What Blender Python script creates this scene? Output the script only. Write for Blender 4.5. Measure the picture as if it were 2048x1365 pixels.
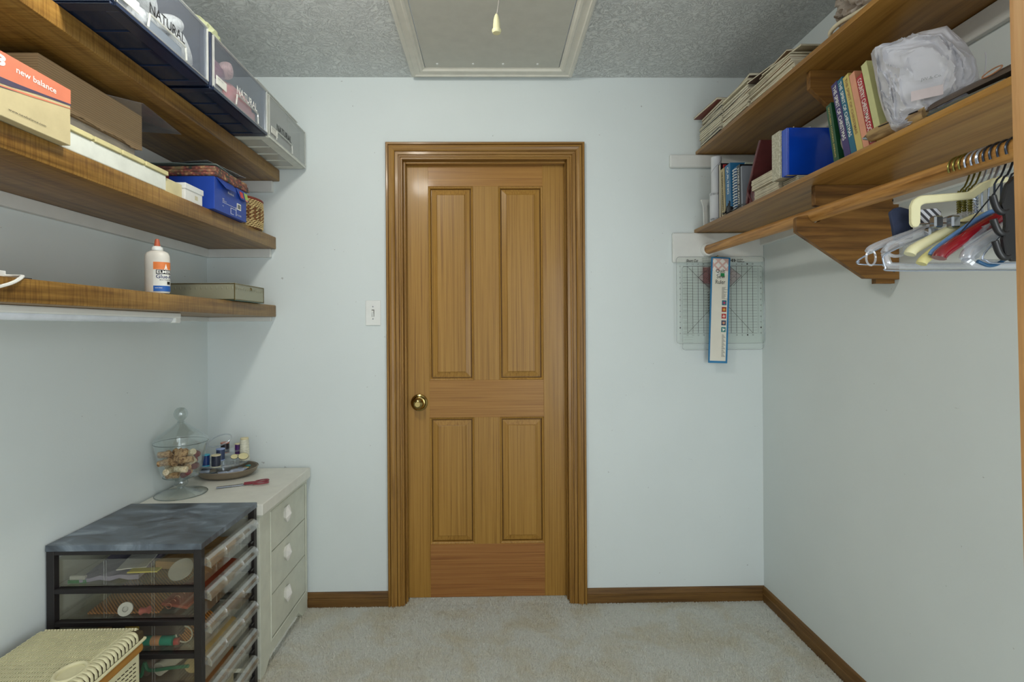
import bpy, bmesh, math, random
from mathutils import Vector, Matrix, noise
random.seed(7)
S = bpy.context.scene
for o in list(bpy.data.objects): bpy.data.objects.remove(o)
C = S.collection
R = math.radians
PI = math.pi

# ---------------------------------------------------------------- camera
cam_d = bpy.data.cameras.new('camera'); cam = bpy.data.objects.new('camera', cam_d); C.objects.link(cam)
cam_d.sensor_width = 36; cam_d.lens = 36*1040/2048
cam_d.shift_x = 25.25/2048; cam_d.shift_y = -25.03/2048
cam_d.clip_start = .02
yaw, roll = .0166, .0066
fwd = Vector((math.sin(yaw), math.cos(yaw), 0)); rt0 = Vector((math.cos(yaw), -math.sin(yaw), 0)); up0 = Vector((0, 0, 1))
rt = rt0*math.cos(roll)-up0*math.sin(roll); up = up0*math.cos(roll)+rt0*math.sin(roll)
m = Matrix((rt, up, -fwd)).transposed().to_4x4(); m.translation = (0, 0, 1.2803)
cam.matrix_world = m
S.camera = cam
# ---------------------------------------------------------------- world, lamps, exposure
S.view_settings.view_transform = 'Standard'; S.view_settings.look = 'None'
S.view_settings.gamma = 1; S.view_settings.use_curve_mapping = False
S.view_settings.exposure = 0.2
S.cycles.transparent_max_bounces = 48
w = bpy.data.worlds.new('world'); S.world = w; w.use_nodes = True
w.node_tree.nodes['Background'].inputs[0].default_value = (.91, .965, 1, 1)
w.node_tree.nodes['Background'].inputs[1].default_value = .92
def lamp(name, kind, loc, energy, col, size, target=None, sy=None):
    d = bpy.data.lights.new(name, kind); d.energy = energy; d.color = col
    if kind == 'AREA':
        d.size = size
        if sy: d.shape = 'RECTANGLE'; d.size_y = sy
    else: d.shadow_soft_size = size
    o = bpy.data.objects.new(name, d); C.objects.link(o); o.location = loc
    if target: o.rotation_euler = (Vector(target)-Vector(loc)).to_track_quat('-Z', 'Y').to_euler()
    return o
lamp('ceiling_lamp', 'POINT', (-.5, 1.09, 2.325), 34, (1, .97, .90), .05)
lamp('added_fill_light', 'AREA', (1.0, -.45, 1.15), 22, (.90, .96, 1), 1.0, (-1.3, 1.5, .9), 1.6)  # unseen area light added behind the camera to brighten the left wall

# ---------------------------------------------------------------- materials
MATS = {}
def nodes(name):
    mt = bpy.data.materials.new(name); mt.use_nodes = True; nt = mt.node_tree
    return mt, nt, nt.nodes['Principled BSDF'], nt.nodes, nt.links
def rgb(r, g, b):
    f = lambda c: ((c/255)/12.92 if c/255 <= .04045 else (((c/255)+.055)/1.055)**2.4)
    return (f(r), f(g), f(b), 1)
def coords(N, L, scale=(1, 1, 1), rot=(0, 0, 0)):
    tc = N.new('ShaderNodeTexCoord'); mp = N.new('ShaderNodeMapping')
    mp.inputs['Scale'].default_value = scale; mp.inputs['Rotation'].default_value = rot
    L.new(tc.outputs['Object'], mp.inputs['Vector']); return mp.outputs['Vector']
def noisen(N, L, vec, sc, det=4, dist=0, rough=.55):
    n = N.new('ShaderNodeTexNoise'); n.inputs['Scale'].default_value = sc; n.inputs['Detail'].default_value = det
    n.inputs['Distortion'].default_value = dist; n.inputs['Roughness'].default_value = rough
    L.new(vec, n.inputs['Vector']); return n.outputs['Fac']
def ramp(N, L, fac, stops):
    r = N.new('ShaderNodeValToRGB'); e = r.color_ramp.elements
    while len(e) < len(stops): e.new(.5)
    for k, (p, c) in enumerate(stops): e[k].position = p; e[k].color = c
    L.new(fac, r.inputs['Fac']); return r.outputs['Color']
def bump(N, L, h, P, st, dist=.002):
    b = N.new('ShaderNodeBump'); b.inputs['Strength'].default_value = st; b.inputs['Distance'].default_value = dist
    L.new(h, b.inputs['Height']); L.new(b.outputs['Normal'], P.inputs['Normal'])
def mixc(N, L, fac, a, b, mode='MIX'):
    x = N.new('ShaderNodeMix'); x.data_type = 'RGBA'; x.blend_type = mode
    for i, v in ((0, fac), (6, a), (7, b)):
        if hasattr(v, 'is_output'): L.new(v, x.inputs[i])
        else: x.inputs[i].default_value = v
    return x.outputs[2]
def plain(name, col, rough=.5, metal=0, bumps=0, bscale=200, var=.06, spec=.5, coat=0):
    if name in MATS: return MATS[name]
    mt, nt, P, N, L = nodes(name)
    v = coords(N, L)
    n = noisen(N, L, v, 18, 5)
    c = rgb(*col)
    d = tuple(x*(1-var*2) for x in c[:3])+(1,); l = tuple(min(1, x*(1+var)) for x in c[:3])+(1,)
    L.new(ramp(N, L, n, [(.3, d), (.7, l)]), P.inputs['Base Color'])
    P.inputs['Roughness'].default_value = rough; P.inputs['Metallic'].default_value = metal
    P.inputs['Specular IOR Level'].default_value = spec; P.inputs['Coat Weight'].default_value = coat
    if bumps: bump(N, L, noisen(N, L, v, bscale, 4), P, bumps, .001)
    MATS[name] = mt; return mt
def wood(name, dark, mid, light, axis='z', fine=70, rough=.35, patch=2.5, coat=.0, st=.12, var=.5, cross=False, k=.045):
    mt, nt, P, N, L = nodes(name)
    sc = {'x': (k, 1, 1), 'y': (1, k, 1), 'z': (1, 1, k)}[axis]
    v = coords(N, L, sc)
    g = noisen(N, L, v, fine, 6, .4, .65)
    v2 = coords(N, L, tuple(min(1, s*4) for s in sc))
    p = noisen(N, L, v2, patch*3, 4, 1.2)
    a = ramp(N, L, g, [(.3, rgb(*dark)), (.5, rgb(*mid)), (.72, rgb(*light))])
    b = ramp(N, L, p, [(.3, (1-var, 1-var, 1-var, 1)), (.65, (1, 1, 1, 1))])
    c = mixc(N, L, 1.0, a, b, 'MULTIPLY')
    if cross:   # saw marks running across the grain
        sc3 = {'x': (1, .05, .05), 'y': (.05, 1, .05), 'z': (.05, .05, 1)}[axis]
        cm = noisen(N, L, coords(N, L, sc3), 230, 2)
        c = mixc(N, L, 1.0, c, ramp(N, L, cm, [(.38, (.72, .66, .6, 1)), (.55, (1, 1, 1, 1))]), 'MULTIPLY')
    L.new(c, P.inputs['Base Color'])
    P.inputs['Roughness'].default_value = rough+.06; P.inputs['Coat Weight'].default_value = coat*.4; P.inputs['Specular IOR Level'].default_value = .33
    P.inputs['Coat Roughness'].default_value = .12
    bump(N, L, g, P, st, .0015)
    MATS[name] = mt; return mt
def clear(name, col=(1, 1, 1), gloss=.06, rough=.03, facing=.35, tint=None, haze=0):
    # thin clear plastic or glass sheet: see-through with a sheen that grows at grazing angles
    mt = bpy.data.materials.new(name); mt.use_nodes = True; nt = mt.node_tree; N, L = nt.nodes, nt.links
    N.remove(N['Principled BSDF']); out = N['Material Output']
    t = N.new('ShaderNodeBsdfTransparent'); t.inputs[0].default_value = tuple(col)+(1,)
    g = N.new('ShaderNodeBsdfGlossy'); g.inputs['Roughness'].default_value = rough; g.inputs['Color'].default_value = (.95, .97, 1, 1)
    lw = N.new('ShaderNodeLayerWeight'); lw.inputs['Blend'].default_value = .5
    pw = N.new('ShaderNodeMath'); pw.operation = 'POWER'; pw.inputs[1].default_value = 3.6; L.new(lw.outputs['Facing'], pw.inputs[0])
    mr = N.new('ShaderNodeMapRange'); mr.inputs['To Min'].default_value = gloss; mr.inputs['To Max'].default_value = .45+facing*.4
    L.new(pw.outputs[0], mr.inputs['Value'])
    mx = N.new('ShaderNodeMixShader'); L.new(mr.outputs[0], mx.inputs[0]); L.new(t.outputs[0], mx.inputs[1]); L.new(g.outputs[0], mx.inputs[2])
    last = mx
    if haze:
        d = N.new('ShaderNodeBsdfDiffuse'); d.inputs[0].default_value = (tint or (.8, .82, .85))+(1,)
        m2 = N.new('ShaderNodeMixShader'); m2.inputs[0].default_value = haze
        L.new(mx.outputs[0], m2.inputs[1]); L.new(d.outputs[0], m2.inputs[2]); last = m2
    L.new(last.outputs[0], out.inputs[0])
    MATS[name] = mt; return mt

# walls: painted drywall with light orange peel, a few scuffs
def wallmat(name, col, scuff=True):
    mt, nt, P, N, L = nodes(name)
    v = coords(N, L)
    base = ramp(N, L, noisen(N, L, v, 1.6, 5), [(.3, rgb(*[c*.975 for c in col])), (.7, rgb(*col))])
    if scuff:
        vs = coords(N, L, (3.0, 3.0, 14), (0, .3, 0))
        s1 = ramp(N, L, noisen(N, L, vs, 4.0, 8, 1.5, .7), [(.70, (0, 0, 0, 1)), (.73, (1, 1, 1, 1))])
        s2 = ramp(N, L, noisen(N, L, v, 42, 3), [(.745, (0, 0, 0, 1)), (.765, (1, 1, 1, 1))])
        s = mixc(N, L, 1.0, s1, s2, 'ADD')
        f = N.new('ShaderNodeMath'); f.operation = 'MULTIPLY'; f.inputs[1].default_value = .45
        L.new(s, f.inputs[0])
        base = mixc(N, L, f.outputs[0], base, rgb(110, 105, 100))
    L.new(base, P.inputs['Base Color']); P.inputs['Roughness'].default_value = .62; P.inputs['Specular IOR Level'].default_value = .3
    bump(N, L, noisen(N, L, v, 190, 3), P, .16, .001)
    MATS[name] = mt; return mt
WALL = wallmat('wall_paint', (218, 226, 225))
TRIMW = plain('white_trim_paint', (220, 222, 218), .42, 0, .05, 120, .02)
mt, nt, P, N, L = nodes('ceiling_texture'); MATS['ceiling_texture'] = mt
v = coords(N, L); P.inputs['Base Color'].default_value = rgb(226, 230, 228); P.inputs['Roughness'].default_value = .45
h1 = noisen(N, L, v, 24, 7, 3.4, .70)
h = ramp(N, L, h1, [(.42, (0, 0, 0, 1)), (.5, (.8, .8, .8, 1)), (.62, (1, 1, 1, 1))])
bump(N, L, h, P, .8, .006)
CEIL = mt
mt, nt, P, N, L = nodes('carpet'); MATS['carpet'] = mt
v = coords(N, L)
a = ramp(N, L, noisen(N, L, v, 5.5, 6, .4, .6), [(.36, rgb(240, 234, 214)), (.56, rgb(250, 252, 246))])
b = ramp(N, L, noisen(N, L, v, 420, 2), [(.25, (.86, .86, .85, 1)), (.6, (1, 1, 1, 1))])
L.new(mixc(N, L, 1.0, a, b, 'MULTIPLY'), P.inputs['Base Color']); P.inputs['Roughness'].default_value = 1; P.inputs['Specular IOR Level'].default_value = .1
bump(N, L, noisen(N, L, v, 300, 3), P, .6, .003)
CARPET = mt
TL = N.new('ShaderNodeBsdfTranslucent'); TL.inputs[0].default_value = (.93, .93, .88, 1); mxs = N.new('ShaderNodeMixShader'); mxs.inputs[0].default_value = .38
L.new(P.outputs[0], mxs.inputs[1]); L.new(TL.outputs[0], mxs.inputs[2]); L.new(mxs.outputs[0], N['Material Output'].inputs[0])
DOORV = wood('fir_vertical', (132, 92, 38), (164, 122, 54), (178, 137, 66), 'z', 170, .32, 1.0, .2, .16, .10, k=.009)
DOORH = wood('fir_horizontal', (134, 90, 38), (162, 116, 54), (176, 131, 66), 'x', 170, .32, 1.0, .2, .16, .10, k=.009)
DOORB = wood('fir_shaded_horizontal', (126, 78, 38), (156, 106, 56), (168, 120, 66), 'x', 170, .34, 1.0, .15, .16, .10, k=.009)  # redder, darker fir: dimmer light at the door bottom put into the colour
CASEN = wood('near_casing', (170, 120, 66), (206, 156, 100), (220, 176, 122), 'z', 40, .4, 2, .1, .05, .12)
CASEV = wood('stained_casing_vertical', (112, 76, 30), (148, 108, 48), (168, 128, 64), 'z', 130, .3, 2.2, .25, .1, .2, k=.02)
CASEH = wood('stained_casing_horizontal', (112, 76, 30), (148, 108, 48), (168, 128, 64), 'x', 130, .3, 2.2, .25, .1, .2, k=.02)
BASEX = wood('stained_baseboard_across', (78, 52, 22), (112, 80, 38), (134, 98, 50), 'x', 60, .4, 2.5, .1, .1, .3)
BASEY = wood('stained_baseboard_along', (78, 52, 22), (112, 80, 38), (134, 98, 50), 'y', 60, .4, 2.5, .1, .1, .3)
SHELFL = wood('birch_shelf_stained', (104, 70, 26), (158, 118, 56), (188, 150, 80), 'y', 40, .35, 2.2, .15, .08, .38, True)
SHELFR = wood('plywood_shelf', (124, 84, 32), (170, 124, 58), (192, 148, 78), 'y', 36, .3, 1.6, .2, .06, .25)
BRKT = wood('bracket_plywood', (74, 46, 16), (128, 88, 38), (160, 116, 56), 'x', 46, .45, 2.5, .05, .1, .35)
ROD = wood('oak_rod', (132, 88, 38), (188, 136, 72), (210, 162, 96), 'y', 90, .35, 3, .15, .1, .25)
BRASS = plain('polished_brass', (172, 152, 96), .14, 1, 0, 1, .03)
CHROME = plain('steel', (170, 174, 178), .22, 1, 0, 1, .03)
BLKP = plain('black_plastic', (26, 26, 28), .35)
CREAM = plain('cream_plastic', (220, 215, 172), .35, 0, 0, 1, .03)
WHITEP = plain('white_plastic', (228, 230, 226), .35, 0, 0, 1, .02)
PAGES = None
def pagesmat(name, col, axis=2, freq=900):
    mt, nt, P, N, L = nodes(name)
    sc = [.02, .02, .02]; sc[axis] = 1
    n = noisen(N, L, coords(N, L, tuple(sc)), freq, 2)
    c = rgb(*col)
    L.new(ramp(N, L, n, [(.35, tuple(x*.6 for x in c[:3])+(1,)), (.55, c)]), P.inputs['Base Color'])
    P.inputs['Roughness'].default_value = .8
    MATS[name] = mt; return mt
PAGES = pagesmat('page_edges', (218, 214, 198))
INKK = plain('black_ink', (22, 22, 24), .6, 0, 0, 1, 0)
INKW = plain('white_ink', (238, 238, 232), .6, 0, 0, 1, 0)
GLASS = clear('clear_glass', (.975, .985, .98), .045, .015, .55)
PLAST = clear('clear_plastic', (.95, .96, .97), .07, .05, .4, haze=.03)
PAPER = plain('white_paper', (226, 226, 220), .8, 0, .1, 60, .03)

# ---------------------------------------------------------------- mesh helpers
def nb(): return bmesh.new()
def box(bm, x0, x1, y0, y1, z0, z1, bev=0, mi=0, seg=1):
    r = bmesh.ops.create_cube(bm, size=1)
    vs = r['verts']
    for v in vs:
        v.co = Vector(((x0+x1)/2+v.co.x*(x1-x0), (y0+y1)/2+v.co.y*(y1-y0), (z0+z1)/2+v.co.z*(z1-z0)))
    fs = {f for v in vs for f in v.link_faces}
    for f in fs: f.material_index = mi
    if bev:
        es = list({e for v in vs for e in v.link_edges})
        r2 = bmesh.ops.bevel(bm, geom=es, offset=bev, segments=seg, affect='EDGES', profile=.5)
        for f in r2['faces']: f.material_index = mi
    return bm
def bx(*a, **k): return box(nb(), *a, **k)
def prism(bm, poly, axis, a, b, bev=0):
    # poly: list of 2-D points in the plane across `axis` (x: (y,z)  y: (x,z)  z: (x,y)), extruded from a to b
    def mk(p, t):
        return {'x': (t, p[0], p[1]), 'y': (p[0], t, p[1]), 'z': (p[0], p[1], t)}[axis]
    A = [bm.verts.new(mk(p, a)) for p in poly]; B = [bm.verts.new(mk(p, b)) for p in poly]
    n = len(poly); fs = []
    fs.append(bm.faces.new(A)); fs.append(bm.faces.new(B[::-1]))
    for i in range(n): fs.append(bm.faces.new((A[i], B[i], B[(i+1) % n], A[(i+1) % n])))
    bmesh.ops.recalc_face_normals(bm, faces=fs)
    if bev:
        bmesh.ops.bevel(bm, geom=list({e for f in fs for e in f.edges}), offset=bev, segments=1, affect='EDGES')
    return bm
def lathe(bm, prof, c=(0, 0, 0), axis='z', n=32, sx=1, sy=1):
    rings = []
    for r, h in prof:
        ring = []
        for k in range(n):
            a = 2*PI*k/n; p = (r*math.cos(a)*sx, r*math.sin(a)*sy, h)
            if axis == 'y': p = (p[0], h, p[1])
            if axis == 'x': p = (h, p[0], p[1])
            ring.append(bm.verts.new((c[0]+p[0], c[1]+p[1], c[2]+p[2])))
        rings.append(ring)
    fs = []
    for a, b in zip(rings, rings[1:]):
        for k in range(n):
            fs.append(bm.faces.new((a[k], a[(k+1) % n], b[(k+1) % n], b[k])))
    for ring, (r, h) in ((rings[0], prof[0]), (rings[-1], prof[-1])):
        if r > 1e-5: fs.append(bm.faces.new(ring))
    bmesh.ops.remove_doubles(bm, verts=[v for r_ in rings for v in r_], dist=1e-6)
    fs = [f for f in fs if f.is_valid]
    bmesh.ops.recalc_face_normals(bm, faces=fs)
    return bm
def smooth_path(pts, sub=6, closed=False):
    P_ = [Vector(p) for p in pts]; n = len(P_); out = []
    rng = range(n) if closed else range(n-1)
    for i in rng:
        p0 = P_[(i-1) % n] if closed or i > 0 else P_[i]; p1 = P_[i]; p2 = P_[(i+1) % n]
        p3 = P_[(i+2) % n] if closed or i+2 < n else p2
        for k in range(sub):
            t = k/sub
            out.append(.5*((2*p1)+(-p0+p2)*t+(2*p0-5*p1+4*p2-p3)*t*t+(-p0+3*p1-3*p2+p3)*t**3))
    if not closed: out.append(P_[-1])
    return out
def tube(bm, pts, r, n=8, closed=False, sub=0, rz=None):
    P_ = smooth_path(pts, sub, closed) if sub else [Vector(p) for p in pts]
    m_ = len(P_); rings = []; prev = None
    for i, p in enumerate(P_):
        a = P_[(i+1) % m_] if closed or i < m_-1 else p; b = P_[(i-1) % m_] if closed or i > 0 else p
        t = (a-b).normalized() if (a-b).length > 1e-9 else Vector((0, 0, 1))
        if prev is None: u = t.orthogonal().normalized()
        else:
            u = prev-t*prev.dot(t); u = u.normalized() if u.length > 1e-6 else t.orthogonal().normalized()
        prev = u; w_ = t.cross(u)
        rr = r(i/(m_-1)) if callable(r) else r
        rings.append([bm.verts.new(p+(u*math.cos(2*PI*k/n)+w_*math.sin(2*PI*k/n))*rr) for k in range(n)])
    fs = []
    prs = list(zip(rings, rings[1:]))+([(rings[-1], rings[0])] if closed else [])
    for a, b in prs:
        for k in range(n): fs.append(bm.faces.new((a[k], a[(k+1) % n], b[(k+1) % n], b[k])))
    if not closed: fs += [bm.faces.new(rings[0][::-1]), bm.faces.new(rings[-1])]
    bmesh.ops.recalc_face_normals(bm, faces=fs)
    return bm
def xform(bm, M):
    bmesh.ops.transform(bm, matrix=M, verts=bm.verts); return bm
def blob(c, r, amp=.1, freq=3, sub=4, seed=0, ridge=False):
    bm = nb(); bmesh.ops.create_icosphere(bm, subdivisions=sub, radius=1)
    for v in bm.verts:
        p = v.co*freq+Vector((seed*7.3, seed*3.1, 0))
        d = noise.fractal(p, .9, 2.1, 4)
        if ridge: d = .5-abs(d)*1.6
        q = v.co*(1+amp*d)
        v.co = Vector((c[0]+q.x*r[0], c[1]+q.y*r[1], c[2]+q.z*r[2]))
    return bm
def rootloc(o):
    while o.parent: o = o.parent
    return Vector(o.location)
def link(name, bm, m_, parent=None, smooth=False, loc=None, mods=None):
    me = bpy.data.meshes.new(name)
    L0 = rootloc(parent) if parent else Vector(loc) if loc else Vector((0, 0, 0))
    if not parent and loc is None and bm.verts:
        xs = [v.co for v in bm.verts]
        L0 = Vector(((min(v.x for v in xs)+max(v.x for v in xs))/2, (min(v.y for v in xs)+max(v.y for v in xs))/2, min(v.z for v in xs)))
    for v in bm.verts: v.co -= L0
    if smooth:
        for f in bm.faces: f.smooth = True
        for e in bm.edges:
            if len(e.link_faces) == 2 and e.calc_face_angle(0) > R(38): e.smooth = False
    bm.to_mesh(me); bm.free()
    for mm in (m_ if isinstance(m_, (list, tuple)) else [m_]): me.materials.append(mm)
    o = bpy.data.objects.new(name, me); C.objects.link(o)
    if parent: o.parent = parent
    else: o.location = L0
    return o
def tag(o, label, cat, group=None):
    o['label'] = label; o['category'] = cat
    if group: o['group'] = group
    return o
def thing(name, label, cat, loc=(0, 0, 0), group=None):
    o = bpy.data.objects.new(name, None); C.objects.link(o); o.location = loc; o.empty_display_size = .05
    return tag(o, label, cat, group)
def struct(name, bm=None, m_=None, loc=(0, 0, 0)):
    if bm is None: o = bpy.data.objects.new(name, None); C.objects.link(o); o.location = loc
    else: o = link(name, bm, m_)
    o['kind'] = 'structure'; return o
def dup(root, label=None, group=None):
    c = root.copy(); C.objects.link(c)
    def rec(s, d):
        for ch in s.children:
            k = ch.copy(); C.objects.link(k); k.parent = d; rec(ch, k)
    rec(root, c)
    if label: c['label'] = label
    if group: c['group'] = group
    return c
def text(s, o, u, v, w_, h, m_, parent, name='lettering', lift=.0006, bold=0, shear=0):
    # flat printed lettering: lower-left corner o, reading along u, up along v, fitted to w_ x h
    cu = bpy.data.curves.new('t', 'FONT'); cu.body = s; cu.offset = bold; cu.shear = shear; cu.resolution_u = 3
    ob = bpy.data.objects.new('t', cu); C.objects.link(ob)
    dg = bpy.context.evaluated_depsgraph_get(); me = bpy.data.meshes.new_from_object(ob.evaluated_get(dg))
    bpy.data.objects.remove(ob); bpy.data.curves.remove(cu)
    bm = nb(); bm.from_mesh(me); bpy.data.meshes.remove(me)
    if not bm.verts: bm.free(); return None
    x0 = min(q.co.x for q in bm.verts); x1 = max(q.co.x for q in bm.verts); y0 = min(q.co.y for q in bm.verts); y1 = max(q.co.y for q in bm.verts)
    u = Vector(u).normalized(); v = Vector(v).normalized(); n = u.cross(v); o = Vector(o)+n*lift
    for q in bm.verts:
        q.co = o+u*((q.co.x-x0)/(x1-x0)*w_)+v*((q.co.y-y0)/(y1-y0)*h)
    return link(name, bm, m_, parent)
def quad(o, u, v, w_, h, lift=.0004):
    u = Vector(u).normalized(); v = Vector(v).normalized(); n = u.cross(v); o = Vector(o)+n*lift
    bm = nb(); bm.faces.new([bm.verts.new(o+u*a+v*b) for a, b in ((0, 0), (w_, 0), (w_, h), (0, h))]); return bm
# ================================================================ the room
XL, XR, YB, ZC = -1.296, 1.2634, 2.4, 2.44
YF = -.9
struct('floor', bx(XL-.1, XR+.1, YF, YB+.25, -.1, 0), CARPET)
wb = nb()
DX0, DX1, DZ = -.425, .380, 2.085
box(wb, XL-.1, DX0, YB, YB+.12, 0, ZC); box(wb, DX1, XR+.1, YB, YB+.12, 0, ZC); box(wb, DX0, DX1, YB, YB+.12, DZ, ZC)
struct('wall_back', wb, WALL)
struct('wall_left', bx(XL-.1, XL, YF, YB, 0, ZC), WALL)
struct('wall_right', bx(XR, XR+.1, YF, YB, 0, ZC), WALL)
# ceiling with the hatch opening cut out
HX0, HX1, HY0, HY1 = -.285, .312, .95, 2.305
cb = nb()
box(cb, XL-.1, HX0, YF, YB+.12, ZC, ZC+.1); box(cb, HX1, XR+.1, YF, YB+.12, ZC, ZC+.1)
box(cb, HX0, HX1, YF, HY0, ZC, ZC+.1); box(cb, HX0, HX1, HY1, YB+.12, ZC, ZC+.1)
struct('ceiling', cb, CEIL)

# carpet pile: tens of thousands of short tufts standing on the floor
def pile():
    import numpy as np
    rng = np.random.default_rng(3)
    pts = []
    for (x0, x1, y0, y1, sp) in ((-.86, XR-.012, 1.55, YB-.012, .0042), (-.402, .356, YB-.012, 2.475, .0042), (-.95, XR-.012, .6, 1.55, .008)):
        nx, ny = int((x1-x0)/sp), int((y1-y0)/sp)
        gx, gy = np.meshgrid(np.linspace(x0, x1, nx), np.linspace(y0, y1, ny))
        p = np.stack([gx.ravel(), gy.ravel(), np.full(gx.size, sp)], 1); p[:, :2] += rng.normal(0, sp*.32, (len(p), 2)); pts.append(p)
    p = np.concatenate(pts)
    p[:, 0] = np.clip(p[:, 0], -.96, XR-.014)
    p[:, 1] = np.where(np.abs(p[:, 0]+.02) < .375, p[:, 1], np.minimum(p[:, 1], YB-.014))
    n = len(p); h = .0115+rng.random(n)*.003; a = rng.random(n)*2*np.pi; wd = p[:, 2]*.85
    lx, ly = rng.normal(0, .0028, n), rng.normal(0, .0028, n)
    V = np.zeros((n, 4, 3))
    for k in range(3):
        V[:, k, 0] = p[:, 0]+np.cos(a+k*2.094)*wd; V[:, k, 1] = p[:, 1]+np.sin(a+k*2.094)*wd
        V[:, k, 2] = .0065
    V[:, 3, 0] = p[:, 0]+lx; V[:, 3, 1] = p[:, 1]+ly; V[:, 3, 2] = h
    idx = np.arange(n)[:, None]*4
    F = np.concatenate([idx+np.array([0, 1, 3]), idx+np.array([1, 2, 3]), idx+np.array([2, 0, 3])])
    me = bpy.data.meshes.new('carpet_pile')
    me.vertices.add(n*4); me.vertices.foreach_set('co', V.astype('f4').ravel())
    me.loops.add(len(F)*3); me.loops.foreach_set('vertex_index', F.astype('i4').ravel())
    me.polygons.add(len(F)); me.polygons.foreach_set('loop_start', np.arange(0, len(F)*3, 3, dtype='i4'))
    me.update(calc_edges=True); me.materials.append(CARPET)
    o = bpy.data.objects.new('carpet_pile', me); C.objects.link(o)
    tag(o, 'pale beige cut pile of the stained wall-to-wall carpet', 'carpet'); o['kind'] = 'stuff'
pile()

# baseboards: stained, with a groove near the top
def baseboard(name, a, b, axis, mat_):
    bm = nb()
    prof = [(0, 0), (.013, 0), (.013, .046), (.0105, .048), (.0105, .051), (.0125, .053), (.0095, .070), (.006, .075), (0, .076)]
    if axis == 'x': prism(bm, [(YB-t, z) for t, z in prof], 'x', a, b)
    elif axis == 'R': prism(bm, [(XR-t, z) for t, z in prof], 'y', a, b)
    else: prism(bm, [(XL+t, z) for t, z in prof], 'y', a, b)
    struct(name, bm, mat_)
baseboard('baseboard_back_left', XL, -.477, 'x', BASEX)
baseboard('baseboard_back_right', .437, XR, 'x', BASEX)
baseboard('baseboard_right', YF, YB-.013, 'R', BASEY)
baseboard('baseboard_left', YF, YB-.013, 'L', BASEY)

# ---------------------------------------------------------------- door in the back wall
door = struct('door_1', None, None, (-.023, 2.46, 0))
JX0, JX1, JZ = -.403, .357, 2.062
link('jamb', bx(DX0, JX0, 2.396, 2.52, 0, DZ), CASEV, door)
link('jamb', bx(JX1, DX1, 2.396, 2.52, 0, DZ), CASEV, door)
link('jamb', bx(JX0, JX1, 2.396, 2.52, JZ, DZ), CASEH, door)
link('stop', bx(JX0, JX0+.011, 2.425, 2.456, 0, JZ, .002), CASEV, door)
link('stop', bx(JX1-.006, JX1, 2.425, 2.456, 0, JZ, .002), CASEV, door)
link('stop', bx(JX0+.011, JX1-.006, 2.425, 2.456, JZ-.012, JZ, .002), CASEH, door)
# casing: three mitred mouldings
CX0, CX1, CZ = -.4765, .4365, 2.137
cprof = [(0, 0), (0, .016), (.003, .019), (.010, .0185), (.0118, .010), (.0140, .010), (.0158, .0185), (.024, .0195), (.034, .0165), (.040, .0125), (.0410, .006), (.0430, .006),
         (.0445, .0145), (.056, .0135), (.0575, .006), (.0600, .006), (.061, .009), (.065, .0085), (.067, .006), (.067, 0)]
def casing(kind):
    bm = nb(); A, B = [], []
    for t, d in cprof:
        y = YB-d
        if kind == 'L': a, b = (CX0+t, y, 0), (CX0+t, y, CZ-t)
        elif kind == 'R': a, b = (CX1-t, y, 0), (CX1-t, y, CZ-t)
        else: a, b = (CX0+t+.0005, y, CZ-t), (CX1-t-.0005, y, CZ-t)
        A.append(bm.verts.new(a)); B.append(bm.verts.new(b))
    n = len(A); fs = [bm.faces.new(A), bm.faces.new(B[::-1])]
    for i in range(n): fs.append(bm.faces.new((A[i], B[i], B[(i+1) % n], A[(i+1) % n])))
    bmesh.ops.recalc_face_normals(bm, faces=fs)
    link('casing', bm, CASEH if kind == 'T' else CASEV, door)
for k in 'LRT': casing(k)
# leaf: stiles, rails, mullions, raised panels (face at y = 2.46)
FY, TK = 2.46, .035
X0, X1, Z0, Z1 = JX0+.002, JX1-.002, .012, JZ-.002
px = [(-.291, -.081), (.040, .249)]; pz = [(1.037, 1.954), (.262, .861)]
def mem(x0, x1, z0, z1, mat_, nm): link(nm, bx(x0, x1, FY, FY+TK, z0, z1, .0006), mat_, door)
mem(X0, px[0][0], Z0, Z1, DOORV, 'stile'); mem(px[1][1], X1, Z0, Z1, DOORV, 'stile')
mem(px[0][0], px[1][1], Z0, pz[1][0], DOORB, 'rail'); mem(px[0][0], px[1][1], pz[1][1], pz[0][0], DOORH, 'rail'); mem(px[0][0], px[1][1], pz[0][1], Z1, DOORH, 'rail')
mem(px[0][1], px[1][0], pz[1][0], pz[1][1], DOORV, 'mullion'); mem(px[0][1], px[1][0], pz[0][0], pz[0][1], DOORV, 'mullion')
def ringstack(bm, x0, x1, z0, z1, levels):
    prev = None
    for ins, d in levels:
        ring = [bm.verts.new((a, FY+d, b)) for a, b in ((x0+ins, z0+ins), (x1-ins, z0+ins), (x1-ins, z1-ins), (x0+ins, z1-ins))]
        if prev:
            for k in range(4): bm.faces.new((prev[k], prev[(k+1) % 4], ring[(k+1) % 4], ring[k]))
        prev = ring
    bm.faces.new(prev); return bm
for (a, b) in px:
    for (c, d) in pz:
        bm = ringstack(nb(), a, b, c, d, [(0, .03), (0, 0), (.0015, .004), (.004, .005), (.0085, .008), (.0095, .016), (.0100, .024), (.0135, .024), (.0145, .0135), (.038, .0075), (.0385, .0030), (.041, .0015)])
        bmesh.ops.recalc_face_normals(bm, faces=bm.faces)
        link('panel', bm, DOORV, door)
kn = link('door_knob', lathe(nb(), [(.0, -.064), (.012, -.0645), (.013, -.061), (.020, -.058), (.0265, -.050), (.0275, -.042), (.024, -.032), (.015, -.026), (.0125, -.018), (.014, -.010), (.022, -.008)], (-.339, FY, .933), 'y', 40), BRASS, door, True)
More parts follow.
